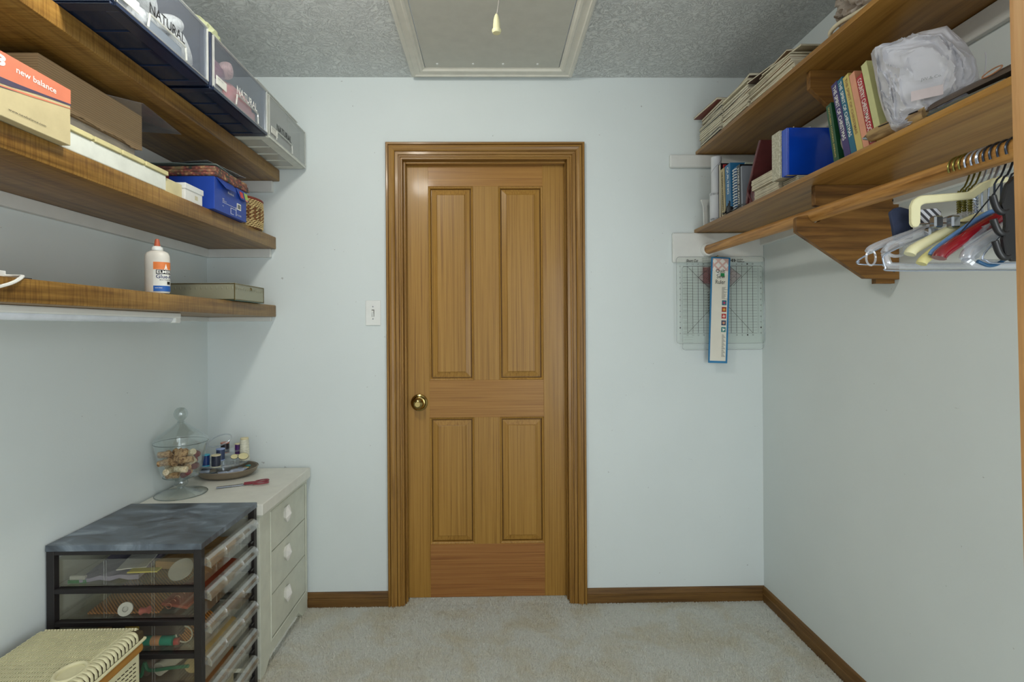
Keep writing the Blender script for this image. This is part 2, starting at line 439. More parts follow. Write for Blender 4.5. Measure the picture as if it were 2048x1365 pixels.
link('rosette', lathe(nb(), [(.0, -.0105), (.024, -.0105), (.028, -.0085), (.032, -.0095), (.0385, -.006), (.0405, -.001), (.0405, 0)], (-.339, FY, .933), 'y', 48), BRASS, kn, True)
for z in (.25, 1.05, 1.85): link('hinge', lathe(nb(), [(.006, 0), (.006, .09)], (JX1-.001, 2.4555+.02, z), 'z', 10), BRASS, door)

# ---------------------------------------------------------------- light switch
t = thing('light_switch', 'white toggle light switch plate on the wall left of the door', 'switch', (-.54, YB, 1.355))
link('plate', bx(-.574, -.505, YB-.006, YB, 1.298, 1.413, .0025, seg=2), WHITEP, t)
link('toggle', prism(nb(), [(YB-.006, 1.347), (YB-.014, 1.366), (YB-.017, 1.361), (YB-.006, 1.337)], 'x', -.5435, -.5355), WHITEP, t)
link('toggle_slot', bx(-.5455, -.5335, YB-.0066, YB-.0058, 1.338, 1.371), plain('grey_recess', (120, 118, 112), .6), t)
for z in (1.328, 1.384): link('screw', lathe(nb(), [(.003, 0), (.003, -.001), (0, -.0016)], (-.5395, YB-.006, z), 'y', 12), CHROME, t)

# ---------------------------------------------------------------- attic hatch
HTRIM = plain('hatch_moulding_paint', (214, 212, 200), .4, 0, .05, 200, .03)
HATCH = plain('hatch_paint', (190, 190, 180), .5, 0, .05, 200, .03)
t = thing('attic_hatch', 'painted attic hatch panel in the ceiling with a stepped moulding around it', 'hatch', (.014, 1.63, ZC))
link('panel', bx(HX0+.004, HX1-.004, HY0+.004, HY1-.004, ZC-.004, ZC+.012), HATCH, t)
hp = [(0, 0), (0, .013), (.006, .017), (.016, .0175), (.020, .0135), (.040, .011), (.046, .0145), (.054, .0135), (.060, .006), (.066, .005), (.066, 0)]
ox0, ox1, oy0, oy1 = -.3505, .3785, .885, 2.3685
def hmold(k):
    bm = nb(); A, B = [], []
    for s, d in hp:
        z = ZC-d
        a, b = {'L': ((ox0+s, oy0+s, z), (ox0+s, oy1-s, z)), 'R': ((ox1-s, oy0+s, z), (ox1-s, oy1-s, z)),
                'F': ((ox0+s, oy1-s, z), (ox1-s, oy1-s, z)), 'N': ((ox0+s, oy0+s, z), (ox1-s, oy0+s, z))}[k]
        A.append(bm.verts.new(a)); B.append(bm.verts.new(b))
    n = len(A); fs = [bm.faces.new(A), bm.faces.new(B[::-1])]
    for i in range(n): fs.append(bm.faces.new((A[i], B[i], B[(i+1) % n], A[(i+1) % n])))
    bmesh.ops.recalc_face_normals(bm, faces=fs); link('moulding', bm, HTRIM, t)
for k in 'LRFN': hmold(k)
for x in (-.231, -.078, .050, .198, ): link('nail', lathe(nb(), [(.0055, 0), (.0045, -.003), (0, -.004)], (x*1.02+.01, 2.268, ZC-.004), 'z', 8), TRIMW, t)
t = thing('pull_cord', 'grey cord with an ivory bell-shaped pull hanging from the attic hatch', 'cord', (.022, 1.5, 2.436))
link('cord', tube(nb(), [(.045, 1.5, 2.436), (.0415, 1.5, 2.34), (.036, 1.5, 2.27), (.024, 1.5, 2.186)], .0021, 8, sub=6), plain('cord_grey', (150, 146, 138), .7, 0, .5, 500), t, True)
link('pull', lathe(nb(), [(0, 2.132), (.011, 2.133), (.0135, 2.138), (.0135, 2.142), (.0105, 2.147), (.0098, 2.160), (.0085, 2.172), (.006, 2.182), (.003, 2.188), (0, 2.188)], (.0225, 1.5, 0), 'z', 28), CREAM, t, True)

# ---------------------------------------------------------------- ceiling light (above and behind the view)
t = thing('ceiling_light', 'round ceiling lamp with white base above the left shelves', 'lamp', (-.5, 1.09, ZC))
link('base', lathe(nb(), [(.0, ZC), (.085, ZC), (.085, ZC-.012), (.035, ZC-.03), (.022, ZC-.055), (0, ZC-.055)], (-.5, 1.09, 0), 'z', 32), WHITEP, t, True)
em = bpy.data.materials.new('bulb_glow'); em.use_nodes = True
e = em.node_tree.nodes.new('ShaderNodeEmission'); e.inputs[0].default_value = (1, .96, .88, 1); e.inputs[1].default_value = 25
em.node_tree.links.new(e.outputs[0], em.node_tree.nodes['Material Output'].inputs[0])
link('bulb', lathe(nb(), [(0, 2.285), (.02, 2.29), (.03, 2.31), (.031, 2.33), (.022, 2.36), (.013, 2.38), (0, 2.385)], (-.5, 1.09, 0), 'z', 20), em, t, True)

# ---------------------------------------------------------------- left shelves with painted cleats
SA, SB, SC = 2.013, 1.705, 1.393        # shelf top heights
def cleats(n, zt, h, x1, left=True):
    if left:
        struct('trim_%d' % n, bx(XL, XL+.019, YF+.3, YB-.019, zt-h, zt, .0015), TRIMW)
        struct('trim_%d' % (n+1), bx(XL, x1, YB-.019, YB, zt-h, zt, .0015), TRIMW)
    else:
        struct('trim_%d' % n, bx(XR-.019, XR, YF+.3, YB-.019, zt-h, zt, .0015), TRIMW)
        struct('trim_%d' % (n+1), bx(x1, XR, YB-.02, YB, zt-h, zt, .004), TRIMW)
def shelf(label, x0, x1, zt, th, mat_, group, y0=YF+.35):
    o = link('wood_shelf', bx(x0, x1, y0, YB-.001, zt-th, zt, .004 if th > .03 else .0015, seg=2), mat_, None, True)
    return tag(o, label, 'shelf', group)
shelf('top brown wooden shelf on the left wall, under the plastic drawer bins', XL, -.962, SA, .053, SHELFL, 'left wall shelves')
shelf('middle wooden shelf on the left wall, holding the shoeboxes', XL, -.980, SB, .055, SHELFL, 'left wall shelves')
shelf('lowest wooden shelf on the left wall, holding the glue bottle', XL, -.982, SC, .053, SHELFL, 'left wall shelves')
cleats(1, SA-.053, .05, -.99); cleats(3, SB-.055, .05 - .012, -1.0); cleats(5, SC-.053, .02, -1.0)
# ---------------------------------------------------------------- right shelves, brackets, rod
UA, UB = 2.095, 1.733
shelf('upper plywood shelf on the right wall, loaded with old magazines', .956, XR, UA, .016, SHELFR, 'right wall shelves')
shelf('lower plywood shelf on the right wall, holding books above the rod', .947, XR, UB, .016, SHELFR, 'right wall shelves')
struct('trim_7', bx(.832, XR, YB-.02, YB, 2.018, 2.077, .004), TRIMW)
struct('trim_8', bx(XR-.019, XR, YF+.3, YB-.02, 2.018, 2.077, .002), TRIMW)
struct('trim_9', bx(.842, XR, YB-.02, YB, 1.580, 1.716, .004), TRIMW)
struct('trim_10', bx(XR-.019, XR, YF+.3, YB-.02, 1.656, 1.7165, .002), TRIMW)

def screw(parent, x, y, z): link('screw', lathe(nb(), [(.004, 0), (.004, -.0015), (0, -.002)], (x, y, z), 'y', 10), BLKP, parent)
t = thing('shelf_bracket', 'large stained plywood bracket with a notch cradling the closet rod', 'bracket', (1.26, 1.565, 1.42))
# board: outer outline with the rod notch cut in its upper edge
out = [(XR-.0005, 1.7165), (1.001, 1.7165), (1.001, 1.655), (1.022, 1.648)] + [(1.002+.0235*math.cos(R(a)), 1.624+.0235*math.sin(R(a))) for a in (0, -30, -60, -90, -120, -150, -178)] + [(.948, 1.619), (.943, 1.614), (.943, 1.573), (1.157, 1.428), (XR-.0005, 1.424)]
link('board', prism(nb(), out, 'y', 1.585, 1.603, .0008), BRKT, t)
for z in (1.668, 1.585, 1.45): screw(t, XR-.018, 1.585, z)
link('corner_piece', bx(XR-.06, XR-.001, 1.6035, 1.622, 1.413, 1.435), BRKT, t)
t = thing('shelf_bracket', 'stained wooden bracket with a clipped corner under the upper shelf', 'bracket', (1.26, 1.61, 1.9))
out = [(XR-.0005, 2.079), (.998, 2.079), (.998, 2.022), (1.115, 1.915), (1.18, 1.82), (XR-.0005, 1.80)]
link('board', prism(nb(), out, 'y', 1.601, 1.619, .0008), BRKT, t)
t = thing('closet_rod', 'round oak closet rod running under the lower right shelf', 'rod', (1.0, 1.5, 1.62))
link('pole', tube(nb(), [(1.0, .45, 1.606), (1.0, YB-.021, 1.636)], .0205, 28), ROD, t, True)
sk = nb()
lathe(sk, [(.0215, -.001), (.0215, -.02), (.028, -.02), (.031, -.003), (.031, -.001)], (1.0, YB-.02, 1.636), 'y', 36)
link('rod_socket', sk, WHITEP, t, True)
# near doorway trim at the right edge of the view
tr = struct('trim_11', None, None, (.45, .4, 0))
jb = prism(nb(), [(.4145, .407), (.4135, .403), (.4135, .345), (.425, .335), (.50, .335), (.50, .36), (.44, .407)], 'z', 0, 2.10)
xform(jb, Matrix.Translation((.425, .4, 1.3)) @ Matrix.Rotation(R(-1.1), 4, 'Y') @ Matrix.Translation((-.4205, -.4, -1.3)))
link('casing', jb, CASEN, tr)
# ================================================================ left side
# ---------------------------------------------------------------- plastic drawer bins on the top shelf
NAVY = clear('navy_clear_plastic', (.16, .22, .36), .10, .12, .4, tint=(.03, .05, .10), haze=.45)
FROST = clear('frosted_clear_plastic', (.86, .87, .85), .08, .15, .4, tint=(.80, .80, .74), haze=.35)
FRONT = clear('clear_front_plastic', (.93, .95, .98), .05, .04, .45, tint=(.7, .75, .85), haze=.06)
FRONTG = clear('smoky_front_plastic', (.86, .88, .86), .08, .1, .45, tint=(.55, .56, .54), haze=.35)
LABEL = plain('label_card', (214, 214, 206), .5, 0, 0, 1, .03)
def bin_(label, y0, y1, zt, shell, front, tcol, ty, tw, bright):
    xf, xb, z0 = -.836, -1.285, SA+.001
    t = thing('drawer_bin', label, 'storage bin', (-1.06, (y0+y1)/2, z0), 'plastic drawer bins')
    b = nb(); th = .004
    box(b, xb, xf-.012, y0, y0+th, z0, zt, .0012); box(b, xb, xf-.012, y1-th, y1, z0, zt, .0012)
    box(b, xb, xf-.012, y0, y1, zt-th, zt, .0012); box(b, xb, xb+th, y0, y1, z0, zt)
    link('casing', b, shell, t)
    b = nb()     # ribbed base: rim bars and cross ribs around clear windows
    box(b, xb, xf-.010, y0, y0+.03, z0, z0+.008, .002); box(b, xb, xf-.010, y1-.03, y1, z0, z0+.008, .002)
    box(b, xf-.045, xf-.010, y0+.03, y1-.03, z0, z0+.008, .002); box(b, xb, xb+.04, y0+.03, y1-.03, z0, z0+.008, .002)
    for k in range(1, 4): box(b, xb+.04, xf-.045, y0+.03+k*(y1-y0-.06)/4-.002, y0+.03+k*(y1-y0-.06)/4+.002, z0, z0+.006)
    link('base', b, bright, t)
    link('base_window', bx(xb+.04, xf-.045, y0+.03, y1-.03, z0+.003, z0+.0045), shell, t)
    b = nb()
    for k in range(3): box(b, xf-.012+k*.004, xf-.0095+k*.004, y0+.006, y1-.006, z0-.0, z0+.010+k*.001)
    link('drawer_rail', b, bright, t)
    for ya_ in (y0, y1-.014): link('corner_post', bx(xf-.024, xf-.0075, ya_, ya_+.014, z0+.008, zt, .003, seg=2), bright, t)
    link('top_rail', bx(xf-.024, xf-.0075, y0+.014, y1-.014, zt-.007, zt, .001), bright, t)
    f = nb(); box(f, xf-.006, xf-.003, y0+.008, y1-.008, z0+.010, zt-.008)
    fr = link('drawer_front', f, front, t)
    b = nb(); e = .0035
    for a in ((y0+.006, y1-.006, z0+.008, z0+.008+e), (y0+.006, y1-.006, zt-.010, zt-.010+e), (y0+.006, y0+.006+e, z0+.008, zt-.007), (y1-.006-e, y1-.006, z0+.008, zt-.007)):
        box(b, xf-.007, xf, a[0], a[1], a[2], a[3], .001)
    link('rim', b, FROST, fr)
    hy0, hy1 = ty-.005, ty+tw-.002
    hp = [(hy0-.006, z0+.012), (hy0, z0+.040), (hy0+.012, z0+.048), (hy1-.012, z0+.048), (hy1, z0+.040), (hy1+.004, z0+.012)]
    link('handle', tube(nb(), [(xf+.001, a, c) for a, c in hp], .0028, 8, sub=3), FROST, fr, True)
    link('handle_recess', bx(xf-.010, xf-.0065, hy0+.006, hy1-.006, z0+.016, z0+.042, .001), plain('recess_grey_'+tcol, {'r': (176, 70, 62), 'k': (120, 128, 132), 'g': (96, 98, 100)}[tcol], .4), fr)
    link('label_plate', bx(xf-.002, xf, y0+.020, y0+.082, z0+.024, z0+.052, .001), LABEL, fr)
    text('ITEM  NO.', (xf+.0002, y0+.026, z0+.042), (0, 1, 0), (0, 0, 1), .035, .004, plain('grey_ink', (130, 130, 128), .6), fr)
    text('NATURAL', (xf-.0025, ty, z0+.055), (0, 1, 0), (0, 0, 1), tw, .026, INKW if tcol == 'r' else INKK, fr, bold=.012)
    return t
bin_('dark blue plastic drawer bin with white thread inside, nearest on the top left shelf', 1.178, 1.572, 2.190, NAVY, FRONT, 'k', 1.300, .148, plain('navy_rib', (34, 44, 66), .25))
bin_('dark blue plastic drawer bin with pink fabric inside, middle of the top left shelf', 1.590, 1.982, 2.188, NAVY, FRONT, 'r', 1.742, .150, plain('navy_rib', (34, 44, 66), .25))
bin_('pale frosted drawer bin at the far end of the top left shelf', 1.988, 2.385, 2.184, FROST, FRONTG, 'g', 2.065, .150, plain('white_rib', (206, 208, 198), .35))
def yarn(name, label, c, r, col, rot, cat='thread', coil=True):
    m_ = MATS.get('yarn_%d_%d_%d' % col)
    if not m_:
        m_, nt, P, N, L = nodes('yarn_%d_%d_%d' % col); MATS[m_.name] = m_
        h = noisen(N, L, coords(N, L, (1, .15, .15)), 500, 3)
        cc = rgb(*col); L.new(ramp(N, L, h, [(.3, tuple(x*.6 for x in cc[:3])+(1,)), (.6, cc)]), P.inputs['Base Color'])
        P.inputs['Roughness'].default_value = .6; bump(N, L, h, P, .7, .002)
    b = lathe(nb(), [(0, -1), (.55, -.98), (.8, -.8), (.98, -.4), (1, 0), (.97, .4), (.8, .8), (.5, .98), (0, 1)], n=20)
    for v in b.verts:
        v.co = Vector((v.co.x*r[0], v.co.y*r[0], v.co.z*r[1]))*(1+.05*noise.noise(v.co*3))
    xform(b, Matrix.Translation(c) @ Matrix.Rotation(R(rot[1]), 4, 'Z') @ Matrix.Rotation(R(rot[0]), 4, 'X'))
    return tag(link(name, b, m_, None, True), label, cat)
for (y, z, rr, l, rot, lab) in ((1.235, 2.088, .032, .05, (90, 10), 'white thread skein lying nearest in the first drawer bin'), (1.35, 2.135, .027, .055, (70, 20), 'white thread cone leaning above the letter A in the first bin'),
        (1.445, 2.125, .024, .048, (115, -15), 'white thread cone resting above the letter L in the first bin'), (1.335, 2.062, .032, .062, (90, 5), 'white thread skein lying behind the handle of the first bin'), (1.505, 2.085, .026, .052, (60, 12), 'loose white skein at the far end of the first bin')):
    yarn('thread_skein', lab, (-.885, y, z), (rr, l), (226, 224, 214), rot)['group'] = 'white thread in the first bin'
def cloth(name, label, c, r, col, cat='fabric', rot=0, amp=.16, freq=2.2, seed=1, sub=4, rough=.75, m_=None, flat=None):
    b = blob((0, 0, 0), r, amp, freq, sub, seed, True)
    if flat is not None:
        for v in b.verts: v.co.z = max(v.co.z, flat)
    xform(b, Matrix.Translation(c) @ Matrix.Rotation(R(rot), 4, 'Z'))
    return tag(link(name, b, m_ or plain('cloth_%d_%d_%d' % col, col, rough, 0, .3, 90, .12), None, True), label, cat)
cloth('folded_fabric', 'salmon pink fabric folded in the middle drawer bin', (-.90, 1.82, 2.075), (.045, .12, .05), (206, 112, 104), seed=2)
cloth('folded_fabric', 'mauve purple fabric lump at the near end of the middle bin', (-.905, 1.685, 2.105), (.045, .06, .05), (132, 72, 92), seed=3)
yarn('thread_skein', 'pale pink spool lying on top of the fabric in the middle bin', (-.87, 1.735, 2.140), (.022, .026), (224, 180, 172), (60, 20))
yarn('thread_skein', 'white thread skein near the label of the middle bin', (-.872, 1.66, 2.055), (.022, .026), (226, 214, 208), (90, 0))
cloth('folded_fabric', 'burgundy fabric bundle seen through the frosted bin', (-.91, 2.235, 2.065), (.05, .075, .04), (118, 62, 70), seed=5)
cloth('folded_fabric', 'grey lilac fabric bundle at the near end of the frosted bin', (-.90, 2.075, 2.07), (.05, .065, .045), (150, 146, 152), seed=6)
cloth('cloth_bag', 'pale green cloth bundle lying on top of the middle drawer bin', (-.985, 1.725, 2.245), (.085, .085, .062), (206, 212, 168), 'bag', 20, .22, 1.8, 7, flat=-.055)
tag(link('plastic_sheet', bx(-1.20, -.842, 1.90, 2.30, 2.1895, 2.194, .001), FROST), 'thin clear plastic sheet lying across the tops of two bins', 'sheet')

# ---------------------------------------------------------------- middle shelf
KRAFT = plain('kraft_board', (198, 184, 142), .8, 0, .15, 150, .05)
ORNG = plain('orange_print', (212, 124, 94), .6, 0, 0, 1, .04)
NVY = plain('navy_print', (74, 66, 88), .6, 0, 0, 1, .03)
t = thing('shoebox', 'orange and kraft shoebox overhanging the near end of the middle shelf', 'box', (-1.12, 1.04, SB))
bxf = -.9585; y0, y1 = .875, 1.2075; b0, b1 = SB+.0006, 1.834
link('carton', bx(-1.285, bxf-.0008, y0, y1, b0, b1-.001, .001), KRAFT, t)
def facepoly(pts, m_, nm='print', lift=0):
    b = nb(); f = b.faces.new([b.verts.new((bxf-.0006+lift, y, z)) for y, z in pts]); bmesh.ops.recalc_face_normals(b, faces=[f])
    if f.normal.x < 0: bmesh.ops.reverse_faces(b, faces=[f])
    r = bmesh.ops.extrude_face_region(b, geom=[f]); bmesh.ops.translate(b, verts=[v for v in r['geom'] if isinstance(v, bmesh.types.BMVert)], vec=(.0004, 0, 0))
    bmesh.ops.recalc_face_normals(b, faces=b.faces); link(nm, b, m_, t)
cur = [(y0+(y1-y0)*k/10, 1.776-.0*k+.018*math.sin(k/10*PI*.5)*(1 if k > 3 else k/3)) for k in range(11)]
facepoly([(y0, 1.776), (1.02, 1.776), (1.08, 1.782), (1.14, 1.791), (y1, 1.800), (y1, b1-.001), (y0, b1-.001)], ORNG)
facepoly([(y0, 1.764), (1.00, 1.764), (1.06, 1.772), (1.12, 1.784), (y1, 1.797), (y1, 1.801), (1.14, 1.792), (1.08, 1.785), (1.02, 1.780), (y0, 1.780)], NVY, 'print', .0002)
facepoly([(y0, 1.752), (1.00, 1.755), (1.06, 1.765), (1.10, 1.7725), (1.06, 1.767), (1.00, 1.761), (y0, 1.759)], NVY, 'print', .0002)
facepoly([(y0, 1.759), (1.02, 1.7605), (1.10, 1.7715), (y1, 1.790), (y1, 1.7915), (1.10, 1.7755), (1.02, 1.7625), (y0, 1.761)], ORNG, 'print', .0003)
text('new balance', (bxf, 1.070, 1.806), (0, 1, 0), (0, 0, 1), .097, .0125, INKW, t, bold=.01)
text('NB', (bxf, .985, 1.803), (0, 1, 0), (0, 0, 1), .062, .023, INKW, t, bold=.05, shear=.25)
text('www.newbalance.com', (bxf, 1.052, 1.722), (0, 1, 0), (0, 0, 1), .088, .0048, INKK, t)
# cardboard tray box sitting on a grey box
CB = plain('corrugated_board', (178, 150, 112), .85, 0, .2, 120, .06)
mt, nt, P, N, L = nodes('corrugated_face'); wv = N.new('ShaderNodeTexWave'); wv.bands_direction = 'Z'; wv.inputs['Scale'].default_value = 52; wv.inputs['Distortion'].default_value = .4
L.new(coords(N, L), wv.inputs['Vector']); L.new(ramp(N, L, wv.outputs['Fac'], [(.3, rgb(160, 134, 100)), (.7, rgb(178, 150, 114))]), P.inputs['Base Color']); P.inputs['Roughness'].default_value = .85
bump(N, L, wv.outputs['Fac'], P, .35, .002); CBF = mt
t = thing('cardboard_box', 'brown corrugated cardboard box with torn lower edge on a grey box', 'box', (-1.17, 1.43, 1.832))
link('side', bx(-1.064, -1.060, 1.24, 1.604, 1.843, 1.936), CBF, t); link('side', bx(-1.286, -1.064, 1.24, 1.244, 1.832, 1.936), CBF, t)
link('side', bx(-1.286, -1.064, 1.600, 1.604, 1.832, 1.936), CBF, t); link('side', bx(-1.290, -1.286, 1.24, 1.604, 1.832, 1.936), CBF, t)
link('bottom', bx(-1.286, -1.064, 1.244, 1.600, 1.8315, 1.835), CB, t)
b = nb(); random.seed(5); prev = None; n = 40
for k in range(n+1):   # torn lower edge of the front side
    y = 1.24+.364*k/n; zz = 1.838+.005*math.sin(k*.5)*random.random()-(.004 if k > 34 else 0)+.010*(1-k/n)*.6
    c = [b.verts.new((x, y, z)) for x, z in ((-1.0636, 1.844), (-1.0596, 1.844), (-1.0596, zz-.008), (-1.0636, zz-.008))]
    if prev:
        for q in range(4): b.faces.new((prev[q], prev[(q+1) % 4], c[(q+1) % 4], c[q]))
    prev = c
link('torn_edge', b, CBF, t)
tag(link('grey_box', bx(-1.285, -1.072, 1.212, 1.590, SB+.0005, 1.8312, .0012), plain('greige_board', (176, 166, 150), .8, 0, .2, 160, .06)), 'greige cardboard box on the middle shelf, under the corrugated box', 'box')
b = nb(); pts = [(-1.24, 1.30, 1.9372), (-1.00, 1.52, 1.9372), (-1.02, 1.74, 1.930), (-1.22, 1.72, 1.9372)]
f = b.faces.new([b.verts.new(p) for p in pts]); r = bmesh.ops.extrude_face_region(b, geom=[f]); bmesh.ops.translate(b, verts=[v for v in r['geom'] if isinstance(v, bmesh.types.BMVert)], vec=(0, 0, .0012))
bmesh.ops.recalc_face_normals(b, faces=b.faces)
tag(link('plastic_sheet', b, clear('clear_sheet', (.8, .82, .86), .18, .12, .45, haze=.1)), 'clear plastic sheet poking out from the top of the corrugated box', 'sheet')
# white tray with stepped rim
t = thing('plastic_tray', 'long white plastic tray with a notched cream rim on the middle shelf', 'tray', (-1.02, 1.4, SB))
link('body', bx(-1.062, -.984, 1.215, 1.598, SB+.0005, 1.752, .003, seg=2), plain('white_tray', (222, 226, 216), .4), t)
b = nb(); ys = [1.213, 1.30, 1.31, 1.40, 1.405, 1.49, 1.50, 1.602]
for k in range(0, 8, 2): box(b, -1.066, -.979, ys[k], ys[k+1], 1.7525, 1.765, .001)
box(b, -1.065, -.981, 1.213, 1.60, 1.756, 1.765, .001)
link('rim', b, plain('cream_rim', (212, 202, 150), .45), t)
tag(link('cream_box', bx(-1.03, -.990, 1.606, 1.690, SB+.0005, 1.7495, .002), plain('cream_card', (212, 202, 158), .7)), 'small yellowish cream box between the white tray and the white box', 'box')
t = thing('white_box', 'small white cardboard box with a lid in front of the blue shoebox', 'box', (-1.02, 1.74, SB))
link('body', bx(-1.048, -.986, 1.700, 1.800, SB+.0005, 1.757, .001), PAPER, t)
link('lid', bx(-1.051, -.983, 1.697, 1.803, 1.7415, 1.760, .001), WHITEP, t)
link('sticker', bx(-.986, -.9855, 1.755, 1.772, 1.717, 1.731), plain('yellowed_label', (206, 200, 170), .7), t)
# blue shoebox
BLUE = plain('blue_board', (30, 66, 158), .45, 0, 0, 1, .04)
t = thing('shoebox', 'royal blue shoebox with a loose end flap and sale stickers', 'box', (-1.12, 1.95, SB))
link('carton', bx(-1.286, -.962, 1.832, 2.070, SB+.0005, 1.820, .0012), BLUE, t)
fx = -.9615
flp = nb(); q = [(-.9616, 1.842, 1.8205), (-.9616, 1.965, 1.8205), (-.946, 1.957, 1.792), (-.946, 1.882, 1.790)]
f = flp.faces.new([flp.verts.new(p) for p in q]); r = bmesh.ops.extrude_face_region(flp, geom=[f]); bmesh.ops.translate(flp, verts=[v for v in r['geom'] if isinstance(v, bmesh.types.BMVert)], vec=(.001, 0, .001)); bmesh.ops.recalc_face_normals(flp, faces=flp.faces)
link('flap', flp, BLUE, t)
flp = nb(); q = [(-.9616, 1.985, 1.8205), (-.9616, 2.070, 1.8205), (-.953, 2.069, 1.783), (-.953, 2.005, 1.783)]
f = flp.faces.new([flp.verts.new(p) for p in q]); r = bmesh.ops.extrude_face_region(flp, geom=[f]); bmesh.ops.translate(flp, verts=[v for v in r['geom'] if isinstance(v, bmesh.types.BMVert)], vec=(.001, 0, .001)); bmesh.ops.recalc_face_normals(flp, faces=flp.faces)
fl2 = link('flap', flp, BLUE, t)
def tilt_q(y0_, y1_, z0_, z1_, m_, nm):
    b = nb(); xx = lambda z: -.9605+(1.8205-z)/.0375*.0086+.0012
    f = b.faces.new([b.verts.new((xx(z), y, z)) for y, z in ((y0_, z0_), (y1_, z0_), (y1_, z1_), (y0_, z1_))]); link(nm, b, m_, t)
tilt_q(2.004, 2.030, 1.788, 1.812, plain('red_sticker', (200, 62, 54), .5), 'sticker')
tilt_q(2.040, 2.068, 1.790, 1.816, plain('green_sticker', (170, 196, 92), .5), 'sticker'); tilt_q(2.040, 2.062, 1.783, 1.7895, plain('orange_sticker', (214, 112, 60), .5), 'sticker')
text('SALE', (-.9517, 2.042, 1.7845), (0, 1, 0), (-.2, 0, 1), .016, .0045, INKW, t)
text('Reebok', (fx, 1.925, 1.782), (0, 1, 0), (0, 0, 1), .045, .008, INKW, t)
text('SIZE\nWIDTH 9', (fx, 1.885, 1.745), (0, 1, 0), (0, 0, 1), .028, .012, INKW, t); text('MEN', (fx, 1.885, 1.728), (0, 1, 0), (0, 0, 1), .010, .003, INKW, t)
b = nb()
for a in ((1.945, 1.947, 1.713, 1.735), (1.985, 1.987, 1.713, 1.745), (1.945, 1.985, 1.734, 1.7355), (1.945, 1.968, 1.713, 1.7145), (1.885, 1.985, 1.7415, 1.7425)): box(b, fx, fx+.0005, *a)
link('print', b, INKW, t)
link('barcode_label', bx(fx, fx+.0006, 1.992, 2.024, 1.740, 1.764), INKW, t)
b = nb(); y = 1.996
random.seed(2)
while y < 2.020:
    ww = random.choice((.0008, .0014, .002)); box(b, fx+.0006, fx+.0009, y, y+ww, 1.744, 1.760); y += ww+random.choice((.001, .0018))
link('barcode', b, INKK, t)
text('9 1/2 EEE', (fx, 1.992, 1.716), (0, 1, 0), (0, 0, 1), .034, .006, INKW, t)
tag(link('red_folder', bx(-1.285, -1.115, 1.795, 1.828, SB+.0005, 1.832, .001), plain('dark_red_card', (126, 40, 44), .5)), 'dark red binder standing behind the small white box', 'binder')
# folded print fabric on the shoebox
mt, nt, P, N, L = nodes('floral_print'); v = coords(N, L)
vo = N.new('ShaderNodeTexVoronoi'); vo.inputs['Scale'].default_value = 75; L.new(v, vo.inputs['Vector'])
cr = ramp(N, L, vo.outputs['Distance'], [(.1, rgb(206, 190, 120)), (.35, rgb(150, 66, 66)), (.6, rgb(52, 66, 52))])
sidec = ramp(N, L, noisen(N, L, v, 24, 3), [(.40, rgb(60, 74, 66)), (.52, rgb(154, 74, 72)), (.64, rgb(196, 170, 120))])
L.new(mixc(N, L, .5, cr, sidec), P.inputs['Base Color']); P.inputs['Roughness'].default_value = .8; FLORAL = mt
def fold(label, x0, x1, y0, y1, z0, th, m_, layers=3):
    t = thing('folded_fabric', label, 'fabric', ((x0+x1)/2, (y0+y1)/2, z0), 'folded fabric on the blue shoebox')
    for k in range(layers):
        z = z0+th*(k+.5); r = th*.55
        pr = [(y0+.003*k, z-r*.9), (y0-.006+.004*k, z-.3*r), (y0-.006+.004*k, z+.4*r), (y0+.004*k, z+.9*r), (y1-.01, z+.9*r), (y1-.002*k, z+.3*r), (y1-.002*k, z-.5*r), (y1-.008, z-.9*r)]
        b = prism(nb(), pr, 'x', x0, x1-.004*k, .0016)
        bmesh.ops.subdivide_edges(b, edges=[e for e in b.edges if abs(e.verts[0].co.x-e.verts[1].co.x) > .05], cuts=10)
        for q in b.verts: q.co.z += .003*noise.noise(q.co*18)+(.0018 if q.co.z > z else 0); q.co.x += .004*noise.noise(q.co*25+Vector((k, 0, 0)))
        link('fold', b, m_, t, True)
fold('folded red and green floral fabric stacked on the blue shoebox', -1.27, -.955, 1.835, 2.085, 1.8225, .0115, FLORAL, 3)
DK = plain('dark_sleeve', (70, 84, 82), .3, 0, 0, 1, .1)
for k, (a, dz, l) in enumerate(((6, 0, 'grey green plastic folder lying on the floral fabric'), (-9, .006, 'dark smoky plastic sleeve on top of the grey green folder'))):
    b = bx(-.16, .13, -.10, .12, 0, .0016); bmesh.ops.subdivide_edges(b, edges=b.edges, cuts=5, use_grid_fill=True)
    for q in b.verts: q.co.z += .006*(q.co.x+.16)*4*(.3+k)*.6+.003*noise.noise(q.co*20)
    xform(b, Matrix.Translation((-1.10, 1.93+.02*k, 1.863+dz)) @ Matrix.Rotation(R(a), 4, 'Z'))
    tag(link('plastic_folder', b, (plain('grey_green_plastic', (140, 158, 152), .3), clear('smoke_plastic', (.35, .38, .40), .15, .15, .45, haze=.15))[k]), l, 'folder')
